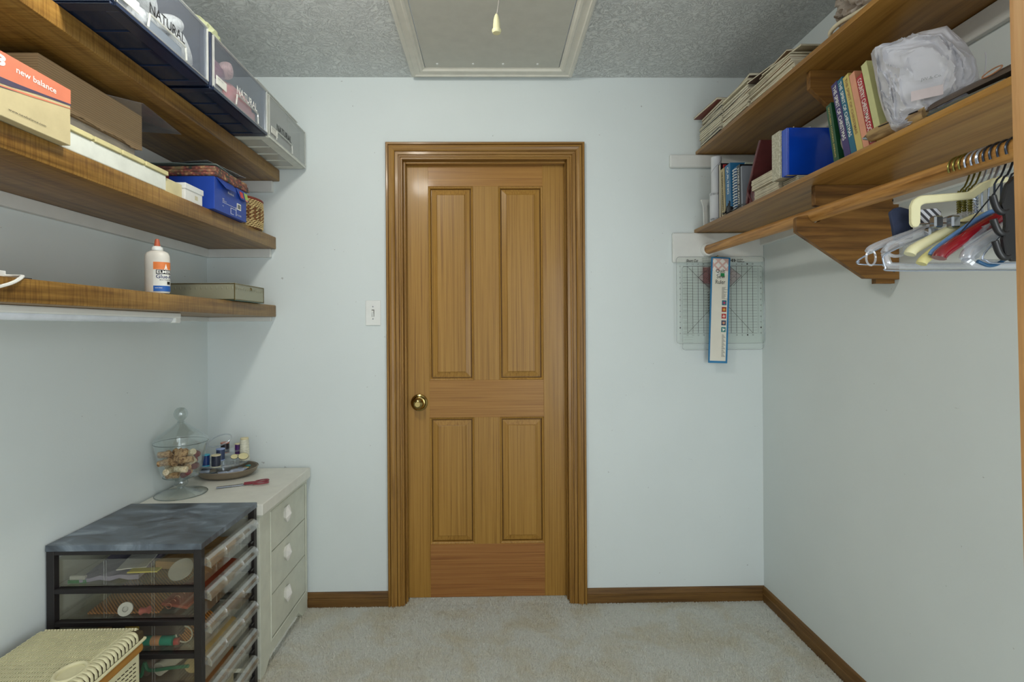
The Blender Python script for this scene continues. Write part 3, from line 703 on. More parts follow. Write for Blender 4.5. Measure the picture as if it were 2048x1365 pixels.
# round woven basket
BK1 = plain('straw_light', (200, 176, 122), .7, 0, .2, 200, .08); BK2 = plain('straw_dark', (132, 88, 50), .7, 0, .2, 200, .1); BKR = plain('reed_red', (134, 58, 42), .6)
cx, cy, br = -1.085, 2.205, .122
t = thing('woven_basket', 'round woven straw basket with a reddish lid in the far corner of the middle shelf', 'basket', (cx, cy, SB))
link('body', lathe(nb(), [(0, SB+.001), (.108, SB+.001), (.1135, SB+.02), (.116, SB+.07), (.113, SB+.118), (0, SB+.118)], (cx, cy, 0), 'z', 48), BK2, t, True)
stl, std = nb(), nb(); rows = 15
for i in range(rows):
    z = SB+.006+i*.0076; n = 46
    rad = .1165+.0025*math.sin(i/rows*PI)
    for k in range(n):
        a = 2*PI*(k+.5*(i % 2))/n
        if math.sin(a) > .72: continue
        da = 2*PI/n*.42
        (stl if (i < 5 or i > 10 or (k+i) % 5 == 0) else std)
        tgt = stl if (i < 4 or i > 10) else (stl if (k+i) % 2 else std)
        tube(tgt, [(cx+(rad-.002)*math.cos(a-da), cy+(rad-.002)*math.sin(a-da), z-.0012), (cx+(rad+.0018)*math.cos(a), cy+(rad+.0018)*math.sin(a), z), (cx+(rad-.002)*math.cos(a+da), cy+(rad-.002)*math.sin(a+da), z+.0012)], .0029, 5)
o = link('weave', stl, BK1, t, True); o['kind'] = 'stuff'
o = link('dark_weave', std, BK2, t, True); o['kind'] = 'stuff'
ld = link('lid', lathe(nb(), [(.118, SB+.116), (.120, SB+.120), (.118, SB+.125), (.09, SB+.129), (0, SB+.131)], (cx, cy, 0), 'z', 48), BKR, t, True)
b = nb()
for k in range(7): tube(b, [(cx+(.119-k*.016)*math.cos(a), cy+(.119-k*.016)*math.sin(a), SB+.1215+k*.0016) for a in [2*PI*j/40 for j in range(40)]], .0028, 6, closed=True)
link('lid_coil', b, BKR, ld, True)

# ---------------------------------------------------------------- lowest shelf
t = thing('glue_bottle', 'white glue bottle with an orange twist cap on the lowest shelf', 'bottle', (-1.013, 1.60, SC))
gx, gy = -1.0135, 1.60
b = lathe(nb(), [(0, SC+.0005), (.033, SC+.001), (.0355, SC+.006), (.0355, SC+.105), (.0345, SC+.116), (.030, SC+.125), (.020, SC+.130), (.013, SC+.131), (.013, SC+.133), (0, SC+.133)], (gx, gy, 0), 'z', 36, 1, .72)
link('bottle_body', b, plain('glue_white', (214, 210, 200), .35), t, True)
link('neck', lathe(nb(), [(.0145, SC+.131), (.0155, SC+.133), (.0150, SC+.140), (.010, SC+.144), (0, SC+.144)], (gx, gy, 0), 'z', 28), WHITEP, t, True)
link('cap', lathe(nb(), [(.0082, SC+.144), (.0078, SC+.150), (.0065, SC+.160), (.0048, SC+.166), (0, SC+.168)], (gx, gy, 0), 'z', 24), plain('orange_cap', (180, 90, 62), .4), t, True)
def wrap(z0, z1, a0, a1, m_, nm, r0=.0358, lift=0, par=t):
    b = nb(); prev = None
    for k in range(17):
        a = R(a0+(a1-a0)*k/16); x = gx+(r0+lift)*math.cos(a); y = gy+(r0+lift)*.72*math.sin(a)
        c = (b.verts.new((x, y, z0)), b.verts.new((x, y, z1)))
        if prev: b.faces.new((prev[0], c[0], c[1], prev[1]))
        prev = c
    return link(nm, b, m_, par, True)
A0, A1 = -84, 36
lab = wrap(SC+.006, SC+.094, A0, A1, plain('label_white', (222, 222, 214), .5), 'label')
wrap(SC+.072, SC+.0945, A0, A1, plain('label_orange', (222, 124, 60), .5), 'label_band', lift=.0001, par=lab)
wrap(SC+.006, SC+.023, A0, A1, plain('label_blue', (34, 92, 168), .5), 'label_band', lift=.0001, par=lab)
wrap(SC+.058, SC+.071, -72, 20, INKK, 'label_band', lift=.0002, par=lab)
def curved_text(s, z, h, a0, a1, m_, par=lab):
    o = text(s, (0, 0, 0), (1, 0, 0), (0, 0, 1), 1, h, m_, par, bold=.015)
    L0 = rootloc(par); me = o.data
    bm = nb(); bm.from_mesh(me)
    for v in bm.verts:
        p = v.co+L0; a = R(a0+(a1-a0)*p.x); v.co = Vector((gx+.0363*math.cos(a), gy+.0363*.72*math.sin(a), z+p.z))-L0
    bm.to_mesh(me); bm.free()
curved_text('ELMERS', SC+.0605, .0085, -68, 16, INKW); curved_text('Glue-All', SC+.045, .0115, -72, 22, plain('navy_ink', (30, 44, 96), .6))
curved_text('MULTI PURPOSE', SC+.039, .003, -56, 6, INKK); curved_text('NON-TOXIC', SC+.015, .0028, -76, -44, INKW)
wrap(SC+.027, SC+.036, -18, 6, INKK, 'seal', lift=.0002, par=lab)
# small head-and-peak emblem on the orange band
b = nb(); f = [(-34, SC+.072), (-25, SC+.0895), (-16, SC+.072)]
b.faces.new([b.verts.new((gx+.0362*math.cos(R(a)), gy+.0362*.72*math.sin(R(a)), z)) for a, z in f]); link('emblem', b, INKW, lab)
# glass and brass keepsake box
t = thing('glass_box', 'flat etched glass box with brass edges beside the glue bottle', 'box', (-1.10, 2.10, SC))
EG = clear('etched_glass', (.78, .80, .66), .12, .12, .45, tint=(.52, .50, .36), haze=.42); OLB = plain('old_brass', (120, 104, 62), .35, .8)
x0, x1, y0, y1, z0, z1 = -1.28, -.968, 1.985, 2.235, SC+.0006, SC+.066
for a in ((x0, x1, y0, y0+.003, z0, z1), (x0, x1, y1-.003, y1, z0, z1), (x0, x0+.003, y0, y1, z0, z1), (x1-.003, x1, y0, y1, z0, z1)): link('pane', bx(a[0], a[1], a[2], a[3], a[4]+.003, a[5]-.002), EG, t)
link('pane', bx(x0, x1, y0, y1, z1-.002, z1+.001), EG, t); link('base', bx(x0+.002, x1-.002, y0+.002, y1-.002, z0, z0+.004), plain('teal_glass_edge', (70, 108, 98), .2), t)
b = nb(); r = .0016
for z in (z0+.004, z1-.002):
    for p, q in (((x0, y0), (x1, y0)), ((x1, y0), (x1, y1)), ((x1, y1), (x0, y1)), ((x0, y1), (x0, y0))): tube(b, [(*p, z), (*q, z)], r, 6)
for p in ((x0, y0), (x1, y0), (x1, y1), (x0, y1)): tube(b, [(*p, z0), (*p, z1)], r, 6)
link('edging', b, OLB, t, True)
b = nb()
for k in range(16): lathe(b, [(.0065, 0), (.0045, -.0014), (0, -.002)], (x0+.01+k*.0195, y0, z1-.018), 'y', 8, .45, 1)
for k in range(13): lathe(b, [(.0065, 0), (.0045, .0014), (0, .002)], (x1, y0+.01+k*.0190, z1-.018), 'x', 8, 1, 1)
link('embossing', b, EG, t, True)
link('clasp', lathe(nb(), [(.006, 0), (.005, .004), (0, .005)], (x1, 2.115, z1-.014), 'x', 12), OLB, t)
# white lamp cord with clip
WC = plain('white_cord', (224, 224, 218), .45, 0, 0, 1, .02)
t = thing('lamp_cord', 'flat white electrical cord clipped over the edge of the lowest shelf', 'cord', (-1.05, 1.15, SC+.002))
for d in (0, .0042): link('cord', tube(nb(), [(-1.09, .85, SC+.004), (-1.075, .98, SC+.004), (-1.03, 1.105+d, SC+.006), (-1.002, 1.118+d, SC+.006), (-.982, 1.105+d, SC+.003), (-.9735, 1.075+d, SC-.012), (-.973, 1.035+d, SC-.026), (-.974, .95, SC-.052)], .0026, 8, sub=6), WC, t, True)
link('clip', bx(-1.035, -1.023, 1.098, 1.116, SC+.001, SC+.016, .001), WHITEP, t)
tag(link('wire_end', tube(nb(), [(-1.005, 1.124, SC+.002), (-1.0, 1.150, SC+.002)], .0016, 6), BLKP), 'short black wire end beside the cord clip on the lowest shelf', 'wire')
# under-shelf lamp
t = thing('shelf_lamp', 'slim white tube lamp fixed under the lowest shelf', 'lamp', (-1.08, 1.2, 1.31))
link('housing', bx(-1.12, -1.045, .65, 1.775, 1.322, 1.3395, .004, seg=2), WHITEP, t)
link('diffuser', lathe(nb(), [(.011, .67), (.0125, .675), (.0125, 1.745), (.010, 1.75)], (-1.068, 0, 1.3185), 'y', 20), plain('milky_diffuser', (226, 232, 240), .25), t, True)
link('end_cap', bx(-1.09, -1.048, 1.748, 1.778, 1.306, 1.3395, .004, seg=2), WHITEP, t)
# ---------------------------------------------------------------- white chest of drawers
CHW = plain('chest_paint', (208, 210, 194), .5, 0, .12, 60, .04)
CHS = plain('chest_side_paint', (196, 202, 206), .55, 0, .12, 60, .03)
ZT = .652
t = thing('chest', 'white painted three-drawer chest in the corner beside the door', 'chest', (-1.05, 2.13, 0))
link('top', bx(XL+.012, -.826, 1.888, YB-.016, ZT-.042, ZT, .003, seg=2), plain('chest_top_paint', (220, 219, 208), .42, 0, .06, 40, .03), t)
link('top_moulding', bx(XL+.014, -.832, 1.894, YB-.016, ZT-.050, ZT-.042, .002), CHW, t)
bx0, bx1, by0, by1 = XL+.016, -.842, 1.900, YB-.018
link('body', bx(bx0, bx1-.012, by0, by1, .052, ZT-.050, .001), CHS, t)
b = nb(); dy0, dy1, dz0, dz1 = 1.990, 2.362, .098, .588
for a in ((by0, dy0, .052, ZT-.05), (dy1, by1, .052, ZT-.05), (dy0, dy1, .052, dz0), (dy0, dy1, dz1, ZT-.05)): box(b, bx1-.012, bx1, *a, .0006)
link('face_frame', b, CHW, t)
b = nb()
for a in ((dy0-.002, dy0+.004, dz0-.002, dz1+.002), (dy1-.004, dy1+.002, dz0-.002, dz1+.002), (dy0, dy1, dz0-.002, dz0+.003), (dy0, dy1, dz1-.003, dz1+.002)): box(b, bx1-.002, bx1+.003, *a, .001)
link('bead', b, CHW, t)
zs = [dz0+.004, .266, .430, dz1-.004]
for k in range(3):
    d = link('drawer', bx(bx1-.014, bx1-.0015, dy0+.0055, dy1-.0055, zs[k]+.002, zs[k+1]-.002, .001), CHW, t)
    yc, zc = (2.135, (zs[k]+zs[k+1])/2+(.024, .026, .026)[k]); xk = bx1-.0015
    b = nb(); h, wd = .033, .023
    base = [(yc-wd*.45, zc-h), (yc+wd*.45, zc-h), (yc+wd, zc-h*.45), (yc+wd, zc+h*.45), (yc+wd*.45, zc+h), (yc-wd*.45, zc+h), (yc-wd, zc+h*.45), (yc-wd, zc-h*.45)]
    v0 = [b.verts.new((xk, yc+(y-yc)*.7, zc+(z-zc)*.7)) for y, z in base]; v1 = [b.verts.new((xk+.013, y, z)) for y, z in base]; v2 = b.verts.new((xk+.027, yc, zc))
    for i in range(8):
        b.faces.new((v0[i], v1[i], v1[(i+1) % 8], v0[(i+1) % 8])); b.faces.new((v1[i], v2, v1[(i+1) % 8]))
    b.faces.new(v0[::-1]); bmesh.ops.recalc_face_normals(b, faces=b.faces)
    link('knob', b, plain('knob_white', (232, 230, 224), .35), d)
def leg(y0, y1, taper):
    b = prism(nb(), [(y0, 0), (y0+(y1-y0)*.45, 0), (y1, .055), (y0, .055)] if taper > 0 else [(y1, 0), (y1-(y1-y0)*.45, 0), (y0, .055), (y1, .055)], 'x', bx1-.06, bx1-.001, .001); link('leg', b, CHW, t)
    b = prism(nb(), [(y0, 0), (y1, 0), (y1, .055), (y0, .055)], 'x', bx0, bx0+.05, .001); link('leg', b, CHW, t)
leg(by0+.001, 1.985, 1); leg(2.27, by1, -1)

# ---------------------------------------------------------------- things on the chest
jx, jy = -1.194, 2.02
t = thing('apothecary_jar', 'footed clear glass jar with a knobbed lid, half full of corks', 'jar', (jx, jy, ZT))
z = ZT+.0006
JARG = clear('jar_glass', (.955, .97, .965), .07, .02, .75)
def shell(prof): return lathe(nb(), prof, (jx, jy, 0), 'z', 48)
link('foot', shell([(0, z), (.088, z), (.090, z+.003), (.070, z+.008), (.030, z+.015), (.014, z+.022), (0, z+.023)]), JARG, t, True)
link('stem', shell([(0, z+.0232), (.013, z+.024), (.0125, z+.030), (.022, z+.036), (.024, z+.044), (.021, z+.052), (.024, z+.058), (.030, z+.062), (0, z+.062)]), clear('stem_glass', (.80, .83, .82), .13, .02, .6), t, True)
def openlathe(prof):
    bm = nb(); n = 48; rings = [[bm.verts.new((jx+r*math.cos(2*PI*k/n), jy+r*math.sin(2*PI*k/n), h)) for k in range(n)] for r, h in prof]
    for a, b in zip(rings, rings[1:]):
        for k in range(n): bm.faces.new((a[k], a[(k+1) % n], b[(k+1) % n], b[k]))
    bmesh.ops.recalc_face_normals(bm, faces=bm.faces); return bm
link('bowl', openlathe([(.001, z+.064), (.05, z+.065), (.060, z+.070), (.068, z+.085), (.090, z+.190), (.0925, z+.196), (.0925, z+.201), (.0875, z+.199), (.065, z+.088), (.057, z+.074), (.001, z+.070)]), JARG, t, True)
link('bowl_rim', tube(nb(), [(jx+.0918*math.cos(a), jy+.0918*math.sin(a), z+.1995) for a in [2*PI*k/48 for k in range(48)]], .0016, 6, closed=True), clear('glass_edge', (.55, .60, .58), .2, .05, .5), t, True)
link('foot_rim', tube(nb(), [(jx+.0890*math.cos(a), jy+.0890*math.sin(a), z+.0022) for a in [2*PI*k/48 for k in range(48)]], .0013, 6, closed=True), MATS['glass_edge'], t, True)
link('bowl_base', tube(nb(), [(jx+.061*math.cos(a), jy+.061*math.sin(a), z+.0705) for a in [2*PI*k/40 for k in range(40)]], .0016, 6, closed=True), MATS['glass_edge'], t, True)
lid = link('lid', openlathe([(.0935, z+.202), (.0945, z+.206), (.088, z+.216), (.060, z+.240), (.035, z+.258), (.020, z+.270), (.012, z+.276), (.010, z+.274), (.033, z+.254), (.085, z+.213), (.0905, z+.2045)]), JARG, t, True)
link('knob', shell([(0, z+.272), (.013, z+.276), (.010, z+.281), (.014, z+.286), (.0225, z+.296), (.0245, z+.308), (.0215, z+.321), (.013, z+.330), (0, z+.333)]), clear('knob_glass', (.82, .85, .84), .12, .02, .6), lid, True)
# corks
mt, nt, P, N, L = nodes('cork'); v = coords(N, L)
L.new(mixc(N, L, 1.0, ramp(N, L, noisen(N, L, v, 120, 5), [(.35, rgb(120, 82, 48)), (.5, rgb(196, 158, 110)), (.7, rgb(214, 182, 136))]), ramp(N, L, noisen(N, L, v, 420, 2), [(.3, (.6, .5, .42, 1)), (.5, (1, 1, 1, 1))]), 'MULTIPLY'), P.inputs['Base Color']); P.inputs['Roughness'].default_value = .85
bump(N, L, noisen(N, L, v, 300, 4), P, .4, .001); CORK = mt
mt, nt, P, N, L = nodes('cork_pale'); v = coords(N, L)
L.new(ramp(N, L, noisen(N, L, v, 150, 5), [(.35, rgb(170, 150, 112)), (.5, rgb(214, 200, 166)), (.7, rgb(224, 212, 184))]), P.inputs['Base Color']); P.inputs['Roughness'].default_value = .85; CORKP = mt
mt, nt, P, N, L = nodes('cork_wine'); P.inputs['Base Color'].default_value = rgb(112, 48, 52); P.inputs['Roughness'].default_value = .8; CORKW = mt
def corkbm(champ=False):
    if champ: return lathe(nb(), [(0, -.023), (.012, -.022), (.0115, -.002), (.0135, .004), (.0155, .012), (.014, .022), (.008, .026), (0, .027)], n=20)
    return lathe(nb(), [(0, -.0215), (.0108, -.0215), (.0117, -.0205), (.0117, .0205), (.0108, .0215), (0, .0215)], n=20)
protos = [link('cork', corkbm(), CORK, None, True, loc=(0, 0, 0)), link('cork', corkbm(), CORKP, None, True, loc=(0, 0, 0)), link('cork', corkbm(True), CORK, None, True, loc=(0, 0, 0)), link('cork', corkbm(), CORKW, None, True, loc=(0, 0, 0))]
labs = ['brown wine cork in the glass jar', 'pale wine cork in the glass jar', 'mushroom-headed champagne cork at the top of the jar', 'wine-stained dark red cork near the bottom of the jar']
for p, l, g in zip(protos, labs, ('brown corks in the jar', 'pale corks in the jar', None, 'wine-stained corks in the jar')): tag(p, l, 'cork', g)
used = set(); random.seed(11)
def segd(p, d, q, e, h=.0215):
    best = 9
    for i in (-1, -.5, 0, .5, 1):
        for j in (-1, -.5, 0, .5, 1): best = min(best, (p+d*h*i-q-e*h*j).length)
    return best
placed = []; tries = 0
seeds = [(2, (.022, -.035, .154), (.45, .3, .85)), (1, (.05, -.02, .162), (.6, -.5, .3)), (0, (-.045, -.03, .158), (1, .2, .05)), (1, (.03, -.052, .108), (1, .1, -.1)), (0, (-.032, -.052, .132), (.9, 0, .15)), (0, (-.005, -.046, .084), (1, .15, .05)), (1, (-.012, -.052, .102), (.1, 1, 0)), (3, (.034, -.03, .086), (.7, -.5, .4))]
while len(placed) < 36 and tries < 30000:
    tries += 1
    if seeds: ki, p, d = seeds.pop(0); p = Vector(p)
    else:
        ki = random.choice((0, 0, 0, 1, 3)) if len(placed) < 16 else random.choice((0, 0, 1))
        h = random.uniform(.082, .150); rm = .058+(h-.07)*.2-.012
        a = random.uniform(0, 2*PI); rr = rm*math.sqrt(random.random()); p = Vector((rr*math.cos(a), rr*math.sin(a), h)); d = (random.uniform(-1, 1), random.uniform(-1, 1), random.uniform(-.45, .45))
    d = Vector(d).normalized()
    ok = True
    for s in (-1, 1):
        e = p+d*.0215*s
        if math.hypot(e.x, e.y) > .061+(e.z-.07)*.2-.010 or e.z < .082: ok = False
    if placed and min(segd(p, d, q, e) for q, e in placed) < (.0192 if len(placed) < 24 else .0172): ok = False
    if not ok and tries > 8: continue
    placed.append((p, d))
    o = protos[ki]
    if ki in used: o = o.copy(); C.objects.link(o)
    used.add(ki)
    o.location = (jx+p.x, jy+p.y, z+p.z); o.rotation_euler = d.to_track_quat('Z', 'Y').to_euler()
# bronze tray
tx, ty_ = -1.146, 2.272
TRAYM = plain('bronze_tray', (134, 122, 104), .34, .2, 0, 1, .05)
b = lathe(nb(), [(0, z), (.085, z), (.098, z+.006), (.112, z+.018), (.1165, z+.034), (.1185, z+.036), (.1195, z+.034), (.1125, z+.034), (.108, z+.020), (.095, z+.008), (.082, z+.004), (0, z+.004)], (0, 0, 0), 'z', 64, 1.07, .92)
xform(b, Matrix.Translation((tx, ty_, 0)))
tag(link('metal_tray', b, TRAYM, None, True), 'oval bronze metal tray on the chest holding sewing notions', 'tray')
# thread organiser
t = thing('thread_carousel', 'clear plastic thread carousel standing in the bronze tray', 'organiser', (tx-.01, ty_, z+.005))
ox, oy = tx-.012, ty_-.005
PLC = clear('carousel_plastic', (.93, .95, .96), .10, .05, .5, haze=.06)
link('cup', lathe(nb(), [(0, z+.005), (.026, z+.005), (.036, z+.052), (.0335, z+.052), (.024, z+.008), (0, z+.008)], (ox, oy, 0), 'z', 28), PLC, t, True)
link('disc', lathe(nb(), [(0, z+.053), (.096, z+.053), (.100, z+.058), (.100, z+.064), (.097, z+.064), (.095, z+.0575), (0, z+.0575)], (ox, oy, 0), 'z', 48), PLC, t, True)
link('post', lathe(nb(), [(.004, z+.057), (.004, z+.118), (0, z+.12)], (ox, oy, 0), 'z', 12), PLC, t, True)
link('upper_disc', lathe(nb(), [(0, z+.100), (.030, z+.100), (.034, z+.104), (.034, z+.108), (.031, z+.108), (.029, z+.104), (0, z+.104)], (ox+.03, oy+.02, 0), 'z', 32), PLC, t, True)
for k in range(12):
    a = 2*PI*k/12; link('peg', lathe(nb(), [(.0024, z+.0575), (.0016, z+.085), (0, z+.086)], (ox+.078*math.cos(a), oy+.078*math.sin(a), 0), 'z', 8), PLC, t)
def spool(label, x, y, z0, r, h, col, cap, big=False):
    t = thing('thread_spool', label, 'spool', (x, y, z0))
    mm = MATS.get('thread_%d_%d_%d' % col)
    if not mm:
        mm, nt, P, N, L = nodes('thread_%d_%d_%d' % col); MATS[mm.name] = mm
        h_ = noisen(N, L, coords(N, L, (.05, .05, 1)), 900, 2); c_ = rgb(*col)
        L.new(ramp(N, L, h_, [(.35, tuple(q*.55 for q in c_[:3])+(1,)), (.6, c_)]), P.inputs['Base Color']); P.inputs['Roughness'].default_value = .35; bump(N, L, h_, P, .5, .001)
    if big:
        link('thread', lathe(nb(), [(0, z0+.002), (r*1.05, z0+.002), (r*1.06, z0+h*.12), (r, z0+h*.3), (r*.92, z0+h*.85), (r*.85, z0+h*.93), (0, z0+h*.93)], (x, y, 0), 'z', 24), mm, t, True)
        link('cap', lathe(nb(), [(r*.8, z0+h*.93), (r*.86, z0+h*.95), (r*.84, z0+h), (0, z0+h)], (x, y, 0), 'z', 24), cap, t, True)
    else:
        link('thread', lathe(nb(), [(0, z0+.003), (r*.92, z0+.003), (r*.95, z0+h*.5), (r*.92, z0+h-.003), (0, z0+h-.003)], (x, y, 0), 'z', 20), mm, t, True)
        for zz in (z0, z0+h-.0035): link('rim', lathe(nb(), [(0, zz), (r, zz), (r, zz+.0035), (r*.3, zz+.0038), (0, zz+.0025)], (x, y, 0), 'z', 20), cap, t, True)
TURQ = plain('turquoise_cap', (56, 168, 196), .35); SALM = plain('salmon_cap', (196, 128, 108), .4); LAV = plain('lavender_cap', (150, 168, 210), .4); CRC = plain('cream_cap', (222, 210, 168), .4)
zd = z+.0585
spool('dark blue thread spool with a turquoise cap on the carousel', -1.200, 2.205, zd, .0155, .048, (22, 56, 118), TURQ)
spool('charcoal thread spool with a cream cap at the front of the carousel', -1.150, 2.190, zd, .0185, .050, (40, 46, 66), CRC)
spool('slate blue thread spool with a pale lavender cap behind the charcoal one', -1.160, 2.245, z+.072, .018, .050, (62, 76, 110), LAV)
spool('black thread spool with a salmon cap at the back of the carousel', -1.176, 2.315, z+.088, .0185, .045, (40, 34, 40), SALM)
spool('purple thread spool on the carousel', -1.118, 2.315, z+.080, .0145, .048, (84, 34, 112), CRC)
spool('teal thread spool between the purple spool and the white cone', -1.092, 2.325, z+.078, .0125, .048, (24, 96, 120), WHITEP)
spool('tall cone of glossy white thread on the carousel', -1.078, 2.288, zd, .0195, .100, (224, 222, 200), CRC, True)
# hoops and safety ring
b = tube(nb(), [(.052*math.cos(a), .030*math.sin(a), 0) for a in [2*PI*k/40 for k in range(40)]], .0028, 8, closed=True)
xform(b, Matrix.Translation((-1.178, 2.275, z+.150)) @ Matrix.Rotation(R(-15), 4, 'Y') @ Matrix.Rotation(R(42), 4, 'X'))
tag(link('plastic_hoop', b, clear('hoop_plastic', (.85, .88, .9), .2, .05, .5, haze=.15), None, True), 'oval clear plastic hoop lying above the thread spools', 'hoop')
def disc(label, x, y, zz, r, col, nm='measuring_ring'):
    t = thing(nm, label, 'disc', (x, y, zz))
    M = Matrix.Translation((x, y, zz)) @ Matrix.Rotation(R(40), 4, 'X') @ Matrix.Rotation(R(12), 4, 'Y')
    link('face', xform(lathe(nb(), [(0, -.0015), (r, -.0015), (r, .0015), (0, .0015)], n=28, sy=.8), M), plain('ivory_face', (214, 206, 158), .45), t)
    link('rim', xform(tube(nb(), [(r*math.cos(a), r*.8*math.sin(a), 0) for a in [2*PI*k/28 for k in range(28)]], .0013, 6, closed=True), M), BLKP, t, True)
disc('ivory disc with a black rim at the right edge of the carousel', -1.058, 2.235, z+.090, .020, 0)
disc('smaller ivory disc beside the white thread cone', -1.095, 2.232, z+.089, .014, 0)
# packets and bits in the tray
PKT = clear('packet_plastic', (.80, .84, .92), .25, .1, .5, tint=(.66, .72, .84), haze=.45)
PKD = plain('packet_dark', (52, 54, 66), .4)
items = [((-1.215, 2.205), 25, .055, .020, 'bluish needle packet at the left of the bronze tray', PKT), ((-1.165, 2.185), -18, .060, .014, 'silver needle case at the front of the bronze tray', CHROME), ((-1.130, 2.188), 12, .050, .010, 'clear needle tube beside the silver case', PKT),
         ((-1.080, 2.225), 8, .055, .026, 'folded clear packet at the right of the bronze tray', PKT), ((-1.075, 2.255), -25, .050, .020, 'crumpled clear packet under the carousel rim', PKT), ((-1.225, 2.245), 60, .045, .024, 'dark button card in the bronze tray', PKD), ((-1.10, 2.20), 70, .030, .012, 'small clear packet leaning on the tray front', PKT)]
for (x, y), a, l, w_, lb, mm in items:
    b = bx(-l/2, l/2, -w_/2, w_/2, 0, .005, .001); bmesh.ops.subdivide_edges(b, edges=b.edges, cuts=2, use_grid_fill=True)
    for q in b.verts: q.co.z += .004*noise.noise(q.co*60+Vector((x*50, 0, 0)))
    xform(b, Matrix.Translation((x, y, z+.029)) @ Matrix.Rotation(R(a), 4, 'Z') @ Matrix.Rotation(R(16), 4, 'X') @ Matrix.Rotation(R(-6), 4, 'Y'))
    tag(link('sewing_packet', b, mm), lb, 'packet')
tag(link('button', lathe(nb(), [(0, 0), (.011, 0), (.012, .002), (.010, .0035), (0, .003)], (-1.060, 2.262, z+.033), 'z', 20), plain('yellow_button', (206, 178, 90), .4), None, True), 'yellow button in the right of the bronze tray', 'button')
tag(link('button', lathe(nb(), [(0, 0), (.010, 0), (.011, .002), (.009, .004), (0, .004)], (-1.065, 2.292, z+.034), 'z', 20), plain('teal_button', (62, 150, 150), .4), None, True), 'teal button at the back right of the bronze tray', 'button')
# scissors
t = thing('scissors', 'pinking shears with red handles lying open-side down on the white chest', 'scissors', (-1.0, 2.11, ZT+.001))
SM = Matrix.Translation((-1.090, 2.075, ZT+.0015)) @ Matrix.Rotation(math.atan2(.079, .173), 4, 'Z')
RED = plain('red_handle', (136, 52, 62), .3, 0, 0, 1, .04)
b = prism(nb(), [(0, .003), (.002, .009), (.100, .010), (.106, .001), (.06, .0015)], 'z', .002, .005); link('blade', xform(b, SM), CHROME, t)
teeth = [(0, -.003)]+[(.006*k+.003*(j), -.0055+.003*j-.0) for k in range(10) for j in (0, 1)]+[(.105, -.004), (.108, .006), (.0, .004)]
b = prism(nb(), teeth, 'z', 0, .002); link('blade', xform(b, SM), CHROME, t)
link('pivot', xform(lathe(nb(), [(0, .0065), (.003, .006), (.0035, .005), (.0035, 0)], (.096, .003, 0), 'z', 14), SM), CHROME, t)
def loop(cx_, cy_, a_, b_, rot, stem):
    pts = [(cx_+a_*math.cos(q)*math.cos(rot)-b_*math.sin(q)*math.sin(rot), cy_+a_*math.cos(q)*math.sin(rot)+b_*math.sin(q)*math.cos(rot), .0062) for q in [2*PI*k/26 for k in range(26)]]
    b = tube(nb(), pts, .0031, 8, closed=True); tube(b, stem, lambda s: .0055-.002*s, 8, sub=3); link('handle', xform(b, SM), RED, t, True)
loop(.165, .015, .026, .0135, .22, [(.100, .004, .0064), (.118, .008, .0064), (.142, .009, .0064)])
loop(.160, -.015, .029, .0135, -.08, [(.100, .001, .0064), (.115, -.004, .0064), (.134, -.010, .0064)])

# ---------------------------------------------------------------- black frame cabinet of clear drawers
BKM, nt, P, N, L = nodes('black_metal'); MATS['black_metal'] = BKM
P.inputs['Base Color'].default_value = rgb(34, 30, 30); P.inputs['Roughness'].default_value = .45; P.inputs['Metallic'].default_value = .1
BTOP, nt, P, N, L = nodes('highlighted_black_top'); v = coords(N, L, (1, 2.2, 1))
n = noisen(N, L, v, 6, 6, 1.2)
L.new(ramp(N, L, n, [(.36, rgb(58, 62, 68)), (.56, rgb(96, 106, 116)), (.74, rgb(150, 162, 172))]), P.inputs['Base Color'])  # dusty grey-blue ramp; its pale streaks are highlights put into the colour
L.new(ramp(N, L, n, [(.4, (.28, .28, .28, 1)), (.7, (.5, .5, .5, 1))]), P.inputs['Roughness'])
kx0, kx1, ky0, ky1, kt = XL+.006, -.846, 1.525, 1.884, .661
t = thing('drawer_cabinet', 'black metal frame cabinet holding six clear plastic drawers', 'cabinet', ((kx0+kx1)/2, 1.7, 0))
link('top', bx(kx0-.001, kx1+.002, ky0-.002, ky1, kt-.018, kt, .001), BTOP, t)
for x in (kx0, kx1-.022):
    for y in (ky0, ky1-.020): link('post', bx(x, x+.022, y, y+.020, .012, kt-.018, .001), BKM, t)
for x in (kx0+.002, kx1-.022):
    for y in (ky0+.001, ky1-.018): link('foot', bx(x, x+.018, y, y+.016, 0, .012, .002), BLKP, t)
PZ = .0965; D0 = .052
for k in range(7):
    zz = D0+k*PZ-.012
    if k < 6:
        link('rail', bx(kx0+.022, kx1-.022, ky0+.001, ky0+.013, zz-.004, zz+.010, .001), BKM, t)
        link('rail', bx(kx0+.022, kx1-.022, ky1-.013, ky1-.001, zz-.004, zz+.010, .001), BKM, t)
        link('runner', bx(kx0+.022, kx1-.002, ky0+.013, ky0+.024, zz+.004, zz+.008), BKM, t)
        link('runner', bx(kx0+.022, kx1-.002, ky1-.040, ky1-.013, zz+.004, zz+.010), BLKP, t)
link('rail', bx(kx0+.022, kx1-.022, ky0+.001, ky0+.013, kt-.030, kt-.018, .001), BKM, t)
DPL = clear('drawer_plastic', (.95, .94, .90), .045, .04, .42, tint=(.80, .78, .68), haze=.025)
DPH = clear('drawer_handle_plastic', (.90, .90, .88), .14, .05, .6, tint=(.82, .82, .78), haze=.07)
